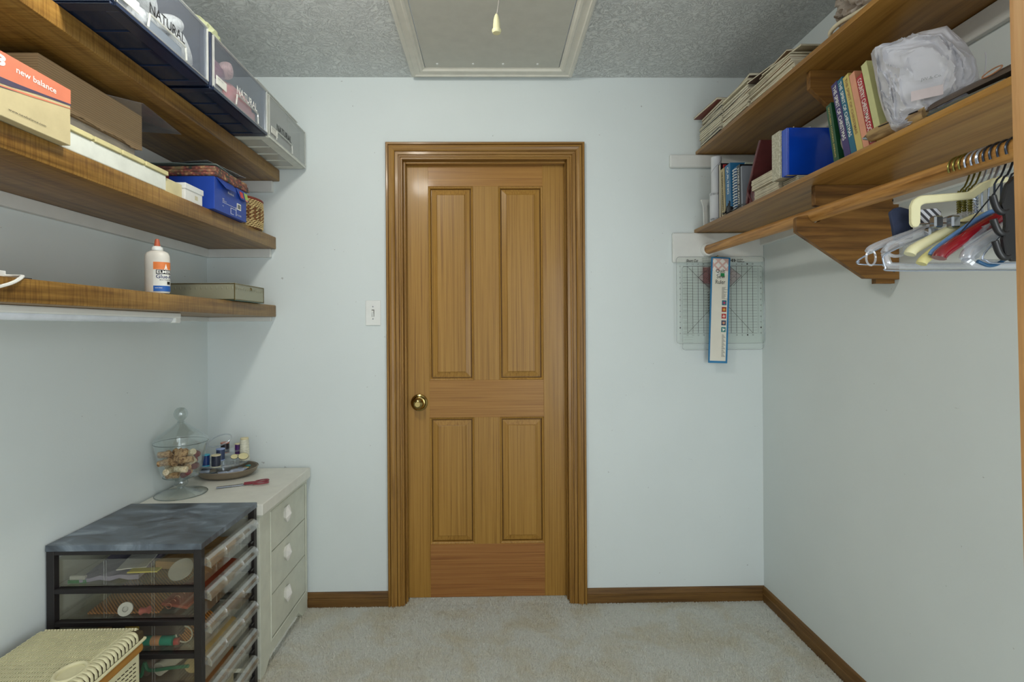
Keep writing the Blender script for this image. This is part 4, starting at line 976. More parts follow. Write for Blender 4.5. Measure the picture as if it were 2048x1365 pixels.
for k in range(6):
    z0 = D0+k*PZ; z1 = z0+.078
    b = nb(); xa, xb_, ya, yb = kx0+.012, kx1-.006, ky0+.016, ky1-.030
    for a in ((xa, xb_, ya, ya+.002, z0, z1), (xa, xb_, yb-.002, yb, z0, z1), (xa, xa+.002, ya, yb, z0, z1), (xb_-.002, xb_, ya, yb, z0, z1), (xa, xb_, ya, yb, z0, z0+.002)): box(b, *a)
    d = link('drawer', b, DPL, t)
    for f in (.33, .655):
        for e in (0, .007): link('rib', bx(xa+(xb_-xa)*f+e, xa+(xb_-xa)*f+e+.002, ya-.001, ya, z0+.003, z1-.004), DPH, d)
    for f in (.25, .5, .75): link('rib', bx(xb_, xb_+.001, ya+(yb-ya)*f, ya+(yb-ya)*f+.002, z0+.002, z0+.045), DPH, d)
    # rounded pull lip along the whole front, divided in three
    b = nb(); A, B = [], []
    prof = [(xb_, z1), (xb_+.010, z1-.001), (xb_+.020, z1-.007), (xb_+.025, z1-.017), (xb_+.025, z1-.030), (xb_+.023, z1-.030), (xb_+.022, z1-.018), (xb_+.018, z1-.010), (xb_+.009, z1-.004), (xb_, z1-.003)]
    prism(b, prof, 'y', ya+.001, yb-.001)
    link('handle', b, DPH, d)
    for f in (0, .30, .66, .99): link('divider', prism(nb(), [(xb_, z1+.0005), (xb_+.010, z1), (xb_+.021, z1-.006), (xb_+.0265, z1-.017), (xb_+.0265, z1-.031), (xb_, z1-.020)], 'y', ya+(yb-ya)*f, ya+(yb-ya)*f+.0022), DPH, d)
# contents of the clear drawers
def flat(label, name, cat, x0, x1, y0, y1, zz, th, m_, a=0, wav=0):
    b = bx(-(x1-x0)/2, (x1-x0)/2, -(y1-y0)/2, (y1-y0)/2, 0, th, min(.001, th*.3)); 
    if wav:
        bmesh.ops.subdivide_edges(b, edges=b.edges, cuts=5, use_grid_fill=True)
        for q in b.verts: q.co.z += wav*abs(noise.noise(q.co*22+Vector((x0*9, y0*9, 0))))
    xform(b, Matrix.Translation(((x0+x1)/2, (y0+y1)/2, zz)) @ Matrix.Rotation(R(a), 4, 'Z'))
    return tag(link(name, b, m_), label, cat)
def cyl(label, name, cat, p, q, r, m_, n=16, sub=0):
    return tag(link(name, tube(nb(), [p, q], r, n), m_, None, True), label, cat)
dz = [D0+k*PZ+.0025 for k in range(6)]
LIL = plain('lilac_paper', (150, 146, 168), .8, 0, .2, 60, .15); TANP = plain('tan_paper', (176, 140, 92), .8, 0, .2, 60, .1)
flat('lilac grey pattern sheets in the top clear drawer', 'pattern_sheet', 'paper', -1.235, -1.075, 1.56, 1.82, dz[5], .012, LIL, 8, .014)
flat('white pattern leaflet in the top clear drawer', 'pattern_leaflet', 'paper', -1.14, -1.06, 1.58, 1.70, dz[5]+.026, .003, PAPER, 14, .004)
flat('brown envelope at the right of the top clear drawer', 'envelope', 'paper', -1.04, -.90, 1.63, 1.83, dz[5]+.001, .02, TANP, -6, .012)
flat('yellow ribbon card in the top clear drawer', 'ribbon_card', 'ribbon', -1.075, -.99, 1.548, 1.575, dz[5]+.030, .004, plain('ribbon_yellow', (206, 196, 96), .6), 3)
t2 = thing('lid_disc', 'round clear lid leaning in the right of the top clear drawer', 'lid', (-.935, 1.575, dz[5]))
M = Matrix.Translation((-.935, 1.580, dz[5]+.022)) @ Matrix.Rotation(R(38), 4, 'X')
link('disc', xform(lathe(nb(), [(0, 0), (.030, 0), (.034, .003), (.034, .006), (0, .003)], n=32), M), FROST, t2, True); link('rim', xform(tube(nb(), [(.034*math.cos(a), .034*math.sin(a), .004) for a in [2*PI*k/32 for k in range(32)]], .0018, 6, closed=True), M), PLAST, t2, True)
t2 = thing('brush', 'small green bristle brush with a clear back in the top clear drawer', 'brush', (-1.225, 1.56, dz[5]))
b = nb()
for i in range(34):
    for j in range(3): tube(b, [(-1.250+i*.0016, 1.552+j*.004, dz[5]), (-1.250+i*.0016+random.uniform(-.001, .001), 1.552+j*.004, dz[5]+.010)], .0006, 4)
o = link('bristles', b, plain('green_bristle', (44, 130, 58), .6), t2); o['kind'] = 'stuff'
link('back', bx(-1.245, -1.200, 1.550, 1.562, dz[5]+.010, dz[5]+.022, .002), FROST, t2)
# second drawer: woven mat, spools, spiral notebook
mt, nt, P, N, L = nodes('rattan_mat'); v = coords(N, L); wv = N.new('ShaderNodeTexWave'); wv.inputs['Scale'].default_value = 60; wv.bands_direction = 'DIAGONAL'; L.new(v, wv.inputs['Vector'])
L.new(ramp(N, L, wv.outputs['Fac'], [(.3, rgb(110, 66, 24)), (.7, rgb(190, 130, 62))]), P.inputs['Base Color']); P.inputs['Roughness'].default_value = .6; bump(N, L, wv.outputs['Fac'], P, .5, .002); RAT = mt
b = bx(-1.20, -.990, 1.56, 1.83, dz[4], dz[4]+.006, .001)
for q in b.verts: q.co.z += (q.co.y-1.56)*.19*(1 if q.co.x > -1.19 else .3)
tag(link('woven_mat', b, RAT), 'orange brown woven mat sloping in the second clear drawer', 'mat')
tag(link('thread_bobbin', xform(lathe(nb(), [(.008, -.005), (.019, -.005), (.019, .005), (.008, .005), (.008, -.005)], n=24), Matrix.Translation((-1.085, 1.556, dz[4]+.017)) @ Matrix.Rotation(R(68), 4, 'X') @ Matrix.Rotation(R(20), 4, 'Y')), WHITEP, None, True), 'flat white bobbin in the second clear drawer', 'bobbin')
tag(link('thread_bobbin', xform(lathe(nb(), [(0, -.012), (.011, -.012), (.008, -.008), (.008, .008), (.011, .012), (0, .012)], n=20), Matrix.Translation((-1.028, 1.556, dz[4]+.012)) @ Matrix.Rotation(R(80), 4, 'Y')), plain('pink_thread', (196, 106, 96), .5), None, True), 'small pink thread bobbin in the second clear drawer', 'bobbin')
t2 = thing('spiral_notebook', 'rust red notebook with a spiral binding in the second clear drawer', 'notebook', (-.92, 1.6, dz[4]))
b = bx(-.975, -.885, 1.57, 1.80, dz[4]+.0085, dz[4]+.017, .001); xform(b, Matrix.Translation((-.93, 1.68, 0)) @ Matrix.Rotation(R(-12), 4, 'Z') @ Matrix.Translation((.93, -1.68, 0)))
for q in b.verts: q.co.z += (q.co.y-1.56)*.19
link('cover', b, plain('rust_cover', (150, 70, 48), .6), t2)
for k in range(14):
    y = 1.57+k*.0165; x = -.968+k*.0034-.0*k; zz = dz[4]+.015+(y-1.56)*.18
    link('coil', tube(nb(), [(x+.0085*math.cos(a), y, zz+.0085*math.sin(a)) for a in [2*PI*j/14 for j in range(14)]], .0011, 5, closed=True), plain('copper_coil', (186, 120, 92), .3, .6), t2, True)
# third drawer
DKB = plain('dark_fabric', (48, 28, 28), .6, 0, .3, 60, .2)
flat('dark brown packaged hosiery across the third clear drawer', 'fabric_packet', 'packet', -1.20, -.95, 1.58, 1.82, dz[3], .025, DKB, -5, .03)
t2 = thing('label_packet', 'dark packet with a yellow label in the third clear drawer', 'packet', (-1.05, 1.57, dz[3]+.02))
b = bx(-1.13, -.92, 1.555, 1.57, dz[3]+.035, dz[3]+.066, .002); link('wrapper', b, DKB, t2); 
link('label', bx(-1.085, -1.045, 1.5535, 1.555, dz[3]+.042, dz[3]+.066), plain('label_yellow', (190, 160, 50), .5), t2)
text('Kool', (-1.078, 1.5535, dz[3]+.047), (1, 0, 0), (0, 0, 1), .028, .012, INKK, t2); 
link('label', bx(-1.165, -1.125, 1.5535, 1.556, dz[3]+.040, dz[3]+.062), TANP, t2)
t2 = thing('striped_tube', 'teal and peach striped wrapping roll in the third clear drawer', 'tube', (-1.05, 1.562, dz[3]+.01))
TEAL = plain('teal_wrap', (22, 146, 122), .4); PCH = plain('peach_wrap', (218, 158, 112), .4); CRW = plain('white_wrap', (206, 206, 186), .4)
for x0, x1, mm in ((-1.245, -1.185, CRW), (-1.185, -1.145, PCH), (-1.145, -1.105, CRW), (-1.105, -1.058, TEAL), (-1.058, -1.035, PCH), (-1.035, -1.012, TEAL), (-1.012, -.985, PCH), (-.985, -.950, TEAL)):
    link('band', lathe(nb(), [(0, x0), (.0135, x0), (.0135, x1), (0, x1)], (0, 1.563, dz[3]+.0145), 'x', 20), mm, t2, True)
cyl('red cap of a roll at the right of the third drawer', 'roll_cap', 'cap', (-.948, 1.563, dz[3]+.0105), (-.935, 1.566, dz[3]+.0105), .010, plain('red_cap', (170, 40, 40), .4))
t2 = thing('hair_brush', 'brown mesh curler brush in the right corner of the third clear drawer', 'brush', (-.905, 1.59, dz[3]))
link('roller', tube(nb(), [(-.925, 1.575, dz[3]+.026), (-.895, 1.66, dz[3]+.028)], .023, 20), RAT, t2, True); link('end_ring', tube(nb(), [(-.925+.024*math.cos(a), 1.574, dz[3]+.026+.024*math.sin(a)) for a in [2*PI*j/24 for j in range(24)]], .0022, 6, closed=True), CRW, t2, True)
# fourth drawer
for k, (x, cc, lb) in enumerate(((-1.21, (150, 140, 128), 'grey rolled trim at the left of the fourth clear drawer'), (-1.06, (112, 92, 86), 'brown rolled trim in the fourth clear drawer'), (-1.10, (200, 196, 188), 'white rolled trim in the fourth clear drawer'), (-.965, (214, 212, 196), 'ivory rolled trim at the right of the fourth clear drawer'), (-1.005, (122, 98, 88), 'striped brown roll beside the green ribbon'))):
    cyl(lb, 'rolled_trim', 'trim', (x-.03, 1.565, dz[2]+.024), (x+.03, 1.78, dz[2]+.024), .0195, plain('trim_%d' % k, cc, .8, 0, .3, 120, .1))
tag(link('green_ribbon', tube(nb(), [(-1.06, 1.552, dz[2]+.030), (-1.04, 1.553, dz[2]+.012), (-1.03, 1.555, dz[2]+.050), (-1.015, 1.552, dz[2]+.030), (-.95, 1.553, dz[2]+.036), (-.90, 1.553, dz[2]+.040)], .005, 6, sub=5), plain('ribbon_green', (18, 110, 76), .45), None, True), 'dark green ribbon tangled in the fourth clear drawer', 'ribbon')
tag(link('straw_bundle', tube(nb(), [(-.905, 1.575, dz[2]+.026), (-.895, 1.80, dz[2]+.030)], .022, 12), BK1, None, True), 'bundle of straw at the right end of the fourth clear drawer', 'straw')
# lower drawers
flat('rust brown felt sheets in the fifth clear drawer', 'felt_sheet', 'fabric', -1.22, -.90, 1.56, 1.82, dz[1], .03, plain('rust_felt', (140, 92, 50), .9, 0, .2, 80, .12), 0, .02)
flat('cream quilt batting folded in the bottom clear drawer', 'batting', 'fabric', -1.22, -.90, 1.56, 1.82, dz[0], .035, plain('batting', (206, 198, 170), .9, 0, .2, 80, .08), 0, .02)

# ---------------------------------------------------------------- woven plastic hamper
HM = plain('hamper_plastic', (222, 216, 176), .45, 0, 0, 1, .05)
HMD = plain('hamper_brown', (172, 122, 54), .45)
HDK = plain('hamper_gap', (66, 54, 30), .7)
hx0, hx1, hy0, hy1, hz = -1.262, -.975, 1.06, 1.475, .452
t = thing('hamper', 'cream wicker-look plastic hamper with a lidded top in front of the cabinet', 'hamper', ((hx0+hx1)/2, (hy0+hy1)/2, 0))
link('body', bx(hx0+.010, hx1-.006, hy0+.008, hy1-.008, .004, hz-.050, .012, seg=3), HM, t)
b = nb()
for side in range(1):
    for i in range(24):
        for j in range(30):
            y = hy0+.035+i*.0147; zz = .03+j*.0115
            box(b, hx1-.0062, hx1-.0052, y, y+.011, zz, zz+.0028)
for q in b.verts: q.co.z += (q.co.y*30 % .44)*.012
o = link('slit', b, HDK, t); o['kind'] = 'stuff'
link('band', bx(hx0+.004, hx1+.001, hy0+.003, hy1-.003, hz-.066, hz-.040, .010, seg=3), HMD, t)
lid = link('lid', bx(hx0, hx1, hy0, hy1, hz-.036, hz-.007, .009, seg=3), HDK, t)
link('lid_rim', bx(hx0-.003, hx1+.004, hy0-.003, hy1+.003, hz-.038, hz-.029, .004, seg=2), HM, lid)
# ring around the grip hole
gx_, gy_ = -1.028, 1.283
hole = [(gx_+.030*math.cos(a), gy_+.037*math.sin(a)) for a in [2*PI*k/36 for k in range(36)]]
link('grip_rim', tube(nb(), [(x, y, hz-.003) for x, y in hole], .0055, 10, closed=True), HM, lid, True)
link('grip_well', lathe(nb(), [(0, hz-.014), (.028, hz-.0135), (.030, hz-.004)], (gx_, gy_, 0), 'z', 36, 1, 1.22), HM, lid, True)
b = nb(); rw = .0148; n = int((hy1-hy0-.02)/rw)
sx_ = .0066
for i in range(n):
    y = hy0+.012+i*rw
    box(b, hx0+.012, hx1-.034, y, y+.0055, hz-.009, hz-.0035, .001)
    k = 0; x = hx0+.010
    while x < hx1-.036:
        if (x-gx_)**2/.036**2+(y-gy_+.010)**2/.046**2 > 1:
            c0 = [(x, y+.004), (x+.0034, y+.004), (x+.0069, y+rw+.002), (x+.0035, y+rw+.002)]
            prism(b, c0, 'z', hz-.009, hz-.0012)
        x += sx_
for q in b.verts:
    dd = math.hypot((q.co.x-gx_)/.031, (q.co.y-gy_)/.038)
    if dd < 1: q.co.z = hz-.0145
o = link('weave', b, HM, lid); o['kind'] = 'stuff'
link('edge_strip', bx(hx1-.040, hx1-.030, hy0+.01, hy1-.01, hz-.010, hz-.0008, .002), HM, lid)
rb = nb(); prism(rb, [(-.034, -.012), (-.032, -.001), (-.020, .002), (-.008, -.001), (-.001, -.008), (.001, -.018), (.001, -.028), (-.010, -.028), (-.012, -.012)], 'y', -.0052, .0052, .0016)
xform(rb, Matrix.Translation((hx1, 0, hz)))
first = None; ny = int((hy1-hy0-.03)/.0135)
for k in range(ny):
    if first is None: first = link('rib', xform(rb, Matrix.Translation((0, hy0+.018, 0))), HM, lid, True); continue
    c = first.copy(); C.objects.link(c); c.location = (0, k*.0135, 0)
rb = nb(); prism(rb, [(-.014, -.012), (-.008, -.001), (-.001, -.008), (.001, -.018), (.001, -.028), (-.010, -.028)], 'x', -.003, .003)
xform(rb, Matrix.Translation((hx0+.02, hy1, hz))); first = link('rib', rb, HM, lid, True)
for k in range(1, 30):
    c = first.copy(); C.objects.link(c); c.location = (k*.0085, 0, 0)
# ================================================================ right side
COVC = {}
def cov(col, rough=.35):
    if col not in COVC: COVC[col] = plain('cover_%d_%d_%d' % col, col, rough, 0, 0, 1, .05)
    return COVC[col]
def book(name, label, w_, h, t_, col, cat='book', group=None, lead=.003, cover_t=.0012, pages=None):
    # local frame: spine along z at x = 0 facing -x, thickness along y (0..t_), pages towards +x
    r = thing(name, label, cat, (0, 0, 0), group)
    link('pages', bx(.003, w_-lead, cover_t, t_-cover_t, lead*.6, h-lead*.6), pages or PAGES_Y, r)
    b = nb(); box(b, 0, w_, 0, cover_t, 0, h, .0004); box(b, 0, w_, t_-cover_t, t_, 0, h, .0004); box(b, 0, .0028, 0, t_, 0, h, min(.0012, t_*.2))
    link('cover', b, cov(col), r)
    return r
def linkl(name, bm, m_, par, smooth=False):
    # add a part given in the local frame of an already placed thing
    l_ = par.location.copy(); par.location = (0, 0, 0); o_ = link(name, bm, m_, par, smooth); par.location = l_; return o_
def spine_text(r, s, t_, z_top, length, hh, m_, off=.5):
    return text(s, (0, t_*off+hh/2, z_top), (0, 0, -1), (0, -1, 0), length, hh, m_, r, bold=.01)
PAGES_Y = pagesmat('page_edges_upright', (214, 208, 188), 1, 900)
PAGES_Z = pagesmat('page_edges_flat', (218, 212, 188), 2, 1100)
def place(r, loc, rz=0, rx=0, ry=0):
    r.location = loc; r.rotation_euler = (R(rx), R(ry), R(rz)); return r
zb = UB+.0008
# five holiday books leaning away, then the green cookbook
lean = 14
def leanbook(label, y, t_, h, w_, col, s, tcol, length, hh, x=.968, ln=lean):
    r = book('book', label, w_, h, t_, col, 'book', 'books leaning on the lower right shelf')
    if s: spine_text(r, s, t_, h-.010, length, hh, tcol)
    return place(r, (x, y, zb), rx=-ln)
GOLD = plain('gold_ink', (206, 184, 110), .4)
leanbook('thick green cookbook with gold spine lettering beside the blue ring binder', 1.423, .022, .186, .19, (30, 78, 48), 'SOUTHERN COOKING ANNUAL', GOLD, .155, .006, ln=11)
bk = leanbook('purple holiday book with white spine lettering next to the green cookbook', 1.376, .024, .240, .21, (62, 50, 104), 'THE SPIRIT OF CHRISTMAS', INKW, .17, .013)
leanbook('teal blue holiday book between the purple and the yellow books', 1.354, .020, .240, .21, (26, 98, 124), 'THE SPIRIT OF CHRISTMAS', INKW, .17, .011)
leanbook('mustard yellow holiday book between the teal and the pink books', 1.330, .022, .238, .21, (198, 180, 104), 'THE SPIRIT OF CHRISTMAS', cov((150, 110, 70)), .17, .009)
leanbook('pink peach holiday book between the yellow and the red books', 1.308, .020, .232, .21, (214, 150, 120), '', INKW, .1, .01)
leanbook('red holiday book with large white lettering on its spine', 1.285, .021, .212, .21, (170, 44, 48), 'COUNTRY CHRISTMAS COOKING', INKW, .185, .014)
leanbook('pale green book partly hidden behind the plastic bag', 1.262, .020, .236, .20, (196, 196, 140), '', INKW, .1, .01)
# picture disc on the green cover
gb = [o for o in C.objects if o.get('label', '').startswith('thick green cookbook')][0]
bb = lathe(nb(), [(0, -.0003), (.047, -.0003), (.047, 0), (0, 0)], (.058, 0, .058), 'y', 28); linkl('cover_picture', bb, plain('picture_cream', (222, 212, 190), .4), gb)
bb = lathe(nb(), [(0, -.0006), (.043, -.0006), (.043, -.0003), (0, -.0003)], (.058, 0, .058), 'y', 28)
mt, nt, P, N, L = nodes('food_picture'); L.new(ramp(N, L, noisen(N, L, coords(N, L), 90, 4), [(.4, rgb(92, 48, 30)), (.52, rgb(170, 110, 70)), (.64, rgb(190, 170, 120))]), P.inputs['Base Color']); linkl('cover_picture', bb, mt, gb)
# blue ring binder with a cream album behind it, standing on low magazines
BB = plain('binder_blue', (14, 70, 190), .18, 0, 0, 1, .04, coat=.3)
lowtop = 1.766
t = thing('ring_binder', 'glossy bright blue ring binder standing on low magazines', 'binder', (1.03, 1.665, lowtop))
link('front_cover', bx(.957, 1.112, 1.650, 1.6535, lowtop+.001, 1.919, .0015), BB, t); link('back_cover', bx(.957, 1.112, 1.678, 1.6815, lowtop+.001, 1.919, .0015), BB, t)
link('spine', bx(.953, .9565, 1.650, 1.6815, lowtop+.001, 1.919, .0015), BB, t); link('pages', bx(.958, 1.105, 1.655, 1.677, lowtop+.004, 1.912), PAGES_Y, t)
mt, nt, P, N, L = nodes('embossed_cream'); v = coords(N, L); vo = N.new('ShaderNodeTexVoronoi'); vo.inputs['Scale'].default_value = 160; L.new(v, vo.inputs['Vector'])
L.new(ramp(N, L, vo.outputs['Distance'], [(.1, rgb(206, 204, 184)), (.7, rgb(168, 164, 142))]), P.inputs['Base Color']); bump(N, L, vo.outputs['Distance'], P, .6, .002); P.inputs['Roughness'].default_value = .5
t = thing('photo_album', 'cream embossed photo album right behind the blue binder', 'album', (1.03, 1.71, lowtop))
link('cover', bx(.951, 1.125, 1.683, 1.6855, lowtop+.0005, 1.922, .001), mt, t); link('cover', bx(.951, 1.125, 1.729, 1.7315, lowtop+.0005, 1.922, .001), mt, t); link('spine', bx(.9475, .951, 1.683, 1.7315, lowtop+.0005, 1.922, .0015), mt, t)
link('pages', bx(.953, 1.12, 1.6858, 1.7288, lowtop+.004, 1.915), PAGES_Y, t)
t = thing('paper_slip', 'white printed paper slip poking up behind the blue binder', 'paper', (1.03, 1.70, 1.915))
link('slip', xform(bx(-.022, .022, -.0004, .0004, -.05, .012), Matrix.Translation((1.045, 1.703, 1.925)) @ Matrix.Rotation(R(-16), 4, 'Y')), PAPER, t)
tag(link('wooden_stick', tube(nb(), [(1.012, 1.700, 1.90), (1.004, 1.700, 1.940)], .0022, 8), CRC), 'thin pale wooden stick poking up behind the blue binder', 'stick')
# magazines: one shared pages mesh and one shared cover mesh per tone
def mag_proto(w_, l, t_, col, nm='magazine'):
    r = bpy.data.objects.new(nm, None); C.objects.link(r); r.empty_display_size = .05
    link('pages', bx(.0008, w_-.0015, -l/2+.001, l/2-.001, .0004, t_-.0004), PAGES_Z, r)
    b = nb(); box(b, 0, w_, -l/2, l/2, t_-.0004, t_); box(b, 0, w_, -l/2, l/2, 0, .0004); box(b, w_-.0012, w_, -l/2, l/2, 0, t_)
    link('cover', b, cov(col, .45), r); return r
tones = [(150, 120, 92), (196, 186, 160), (92, 70, 62), (178, 168, 150), (120, 60, 50), (110, 110, 112), (206, 198, 176)]
protos_m = {}
def magazine(label, group, c, zz, w_, l, t_, ti, rz, tilt=(0, 0), first=[0]):
    key = (round(w_, 3), round(l, 3), round(t_, 4), ti)
    if key not in protos_m: r = mag_proto(w_, l, t_, tones[ti]); protos_m[key] = r
    else: r = dup(protos_m[key])
    tag(r, label, 'magazine', group)
    r.location = (c[0], c[1], zz); r.rotation_euler = (R(tilt[0]), R(tilt[1]), R(rz)); return r
ORD = 'topmost second third fourth fifth sixth seventh eighth ninth tenth eleventh twelfth thirteenth fourteenth fifteenth sixteenth seventeenth eighteenth nineteenth twentieth'.split()
def nth(k, n): return 'topmost' if k == n-1 else ('bottommost' if k == 0 else ORD[n-1-k]+' from top')
random.seed(21)
# tall flat pile on the lower shelf
zz = zb; sizes = [(.225, .165, .0055), (.225, .165, .0040)]
n = 18
for k in range(n):
    s = sizes[k % 2]; xo = .976-(.008 if k > 9 else 0)+random.uniform(-.001, .001)
    magazine('%s magazine of the neat pile left of the cream album' % nth(k, n), 'neat magazine pile on the lower right shelf', (xo, 1.822+(.004 if k > 9 else 0), zz), zz, s[0], s[1], s[2]-.0002, (1, 6, 3)[k % 3], random.uniform(-.5, .5)); zz += s[2]
piletop = zz
zz = zb
for k in range(6):
    magazine('%s magazine of the low pile under the blue binder' % nth(k, 6), 'low magazine pile under the blue binder', (.985+random.uniform(-.002, .002), 1.690, zz), zz, .20, .088, .0050, (3, 5)[k % 2], random.uniform(-.5, .5)); zz += .0053
# rolled paper on the pile
t = thing('paper_roll', 'rolled paper lying on the neat magazine pile with its open end in view', 'roll', (1.03, 1.78, piletop))
b = nb(); pts = []
c0 = Vector((.985, 1.752, piletop+.0185)); ax = Vector((.55, .30, 0)).normalized()
u_ = Vector((0, 0, 1)); v_ = ax.cross(u_)
prev = None
for k in range(80):
    a = k/80*2*PI*3; r = .017-.011*k/80; off = u_*math.cos(a)*r+v_*math.sin(a)*r
    c = (b.verts.new(c0+off), b.verts.new(c0+off+ax*.2))
    if prev: b.faces.new((prev[0], c[0], c[1], prev[1]))
    prev = c
link('sheet', b, PAPER, t, True)
link('core', tube(nb(), [c0+ax*.003, c0+ax*.19], .0055, 14), PAPER, t, True)
# maroon satchel leaning at the back
MAR = plain('maroon_leather', (92, 42, 44), .35, 0, .25, 90, .15)
t = thing('leather_case', 'maroon leather document case leaning between the small books and the magazine pile', 'case', (1.1, 1.93, zb))
b = prism(nb(), [(1.960, zb), (1.972, zb), (1.955, 1.80), (1.90, 1.90), (1.865, 1.955), (1.850, 1.952), (1.905, 1.865), (1.938, 1.79)], 'x', .973, 1.19, .002); link('flap', b, MAR, t)
b = prism(nb(), [(1.912, zb), (1.958, zb), (1.936, 1.79), (1.914, 1.83), (1.908, 1.80)], 'x', .978, 1.18, .004); link('body', b, MAR, t)
link('strap', tube(nb(), [(.974, 1.915, 1.742), (.968, 1.925, 1.77), (.968, 1.935, 1.80), (.972, 1.905, 1.845)], .003, 8, sub=4), MAR, t, True)
# small upright books
def upbook(label, y, t_, h, w_, col, s, tc, ln=0, x=.965, hh=.008, length=None):
    r = book('book', label, w_, h, t_, col, 'book', 'small books at the far end of the lower right shelf')
    if s: spine_text(r, s, t_, h-.012, length or h*.8, hh, tc)
    return place(r, (x, y, zb), rx=-ln)
upbook('tan hardback standing first beside the paper tube', 2.118, .034, .205, .15, (178, 162, 118), 'THE GOOD HOUSEKEEPING', INKK, 3, hh=.012)
upbook('blue hardback with white spine title beside the tan hardback', 2.062, .046, .208, .16, (38, 104, 148), 'QUILTING', INKW, 3, hh=.018, length=.11)
r = upbook('blue spiral-bound notebook between two hardbacks', 2.022, .028, .180, .15, (54, 96, 140), '', INKW, 2, x=.972)
for k in range(15): linkl('spiral', tube(nb(), [(.006*math.cos(a)-.002, .014+.016*math.sin(a), .014+k*.011) for a in [2*PI*j/16 for j in range(16)]], .0018, 5, closed=True), WHITEP, r, True)
upbook('black book with white spine title near the maroon case', 1.992, .024, .178, .15, (24, 26, 30), 'STORIES OF FAITH', INKW, 2, x=.968, hh=.011, length=.14)
upbook('thin grey booklet against the maroon case', 1.976, .011, .166, .15, (128, 134, 142), '', INKW, 2, x=.968)
upbook('thin pale sage booklet standing behind the black book', 2.010, .009, .190, .14, (176, 186, 170), '', INKW, 2, x=1.0)
t = thing('book', 'tall black book with large red lettering facing out behind the small books', 'book', (1.05, 2.19, zb), None)
link('cover', bx(.975, 1.15, 2.180, 2.182, zb, 1.973, .0005), cov((30, 20, 24)), t); link('pages', bx(.977, 1.148, 2.182, 2.20, zb+.001, 1.970), PAGES_Y, t); link('back_cover', bx(.975, 1.15, 2.20, 2.202, zb, 1.973, .0005), cov((30, 20, 24)), t)
text('BURNIN', (.985, 2.180, 1.945), (1, 0, 0), (0, 0, 1), .15, .022, plain('red_ink', (196, 60, 66), .5), t, bold=.02)
# paper tubes and cord
t = thing('paper_tube', 'tall white paper roll standing at the far end of the lower right shelf', 'tube', (.985, 2.25, zb))
mt, nt, P, N, L = nodes('rolled_paper'); L.new(ramp(N, L, noisen(N, L, coords(N, L, (1, 1, .3)), 10, 2), [(.4, rgb(196, 200, 206)), (.6, rgb(222, 222, 220))]), P.inputs['Base Color']); P.inputs['Roughness'].default_value = .7
link('roll', lathe(nb(), [(.012, zb+.001), (.0215, zb+.001), (.0215, 2.018), (.019, 2.018), (.018, 2.005), (0, 2.0)], (.985, 2.245, 0), 'z', 28), mt, t, True)
b = tube(nb(), [(.985+.0217*math.cos(a), 2.245+.0217*math.sin(a), 1.88+.022*a) for a in [R(180+k*9) for k in range(0, 22)]], .0006, 4); link('seam', b, plain('seam_grey', (110, 110, 112), .6), t)
t = thing('paper_tube', 'shorter wrapped white paper roll around the foot of the tall one', 'tube', (.985, 2.19, zb))
link('roll', lathe(nb(), [(.0225, zb+.001), (.0275, zb+.001), (.0275, 1.862), (.0265, 1.863), (.0225, 1.863)], (.985, 2.245, 0), 'z', 28), mt, t, True)
for zt2, ss in ((1.850, 'GIFT WRAP GIFT WRAP'), (1.742, 'PAPER CO. USA')):
    o = text(ss, (0, 0, 0), (1, 0, 0), (0, 0, 1), 1, .009, INKK, t); L0 = rootloc(t); bm = nb(); bm.from_mesh(o.data)
    for v in bm.verts:
        p = v.co+L0; a = R(185+120*p.x); v.co = Vector((.985+.0280*math.cos(a), 2.245+.0280*math.sin(a), zt2+p.z))-L0
    bm.to_mesh(o.data); bm.free()
tag(link('plastic_strip', prism(nb(), [(.975, zb), (.993, zb), (.990, 1.83), (1.000, 1.862), (.962, 1.862), (.972, 1.83)], 'y', 2.352, 2.362, .001), WHITEP), 'white plastic strip standing against the end wall on the lower right shelf', 'strip')
t = thing('power_cord', 'coiled black power cord at the far corner of the lower right shelf', 'cord', (.98, 2.08, zb))
cc = Vector((.968, 2.128, zb+.030)); pts = []
for k in range(60):
    a = 2*PI*k/20+.3; r = .028+.006*math.sin(k*.7); pts.append((cc.x+.012*math.sin(a*1.1)-.004+.003*(k/20), cc.y+r*math.cos(a)-.0006*k, cc.z+r*.85*math.sin(a)+.002))
link('coil', tube(nb(), [(x, y, max(z_, zb+.003)) for x, y, z_ in pts], .0024, 8), BLKP, t, True)
link('tail', tube(nb(), [(.965, 2.13, zb+.004), (.962, 2.07, zb+.012), (.958, 2.02, zb+.006), (.957, 1.97, zb+.012), (.958, 1.93, zb+.006)], .0024, 8, sub=5), BLKP, t, True)
link('plug', bx(.955, .972, 2.06, 2.085, zb+.006, zb+.030, .004, seg=2), BLKP, t)

# plastic bag of things
BAGM, nt, P, N, L = nodes('bag_film'); v = coords(N, L)
P.inputs['Base Color'].default_value = rgb(206, 206, 212); P.inputs['Roughness'].default_value = .28; P.inputs['Specular IOR Level'].default_value = .5
nn = N.new('ShaderNodeTexVoronoi'); nn.feature = 'DISTANCE_TO_EDGE'; nn.inputs['Scale'].default_value = 11
mpp = mixc(N, L, .35, v, noisen(N, L, v, 9, 3)); L.new(mpp, nn.inputs['Vector'])
bump(N, L, nn.outputs['Distance'], P, .22, .012)
tr_ = N.new('ShaderNodeBsdfTransparent'); ms = N.new('ShaderNodeMixShader'); ms.inputs[0].default_value = .82
L.new(tr_.outputs[0], ms.inputs[1]); L.new(P.outputs[0], ms.inputs[2]); L.new(ms.outputs[0], N['Material Output'].inputs[0])
t = thing('plastic_bag', 'crumpled translucent white plastic bag on the lower right shelf', 'bag', (1.02, 1.2, UB))
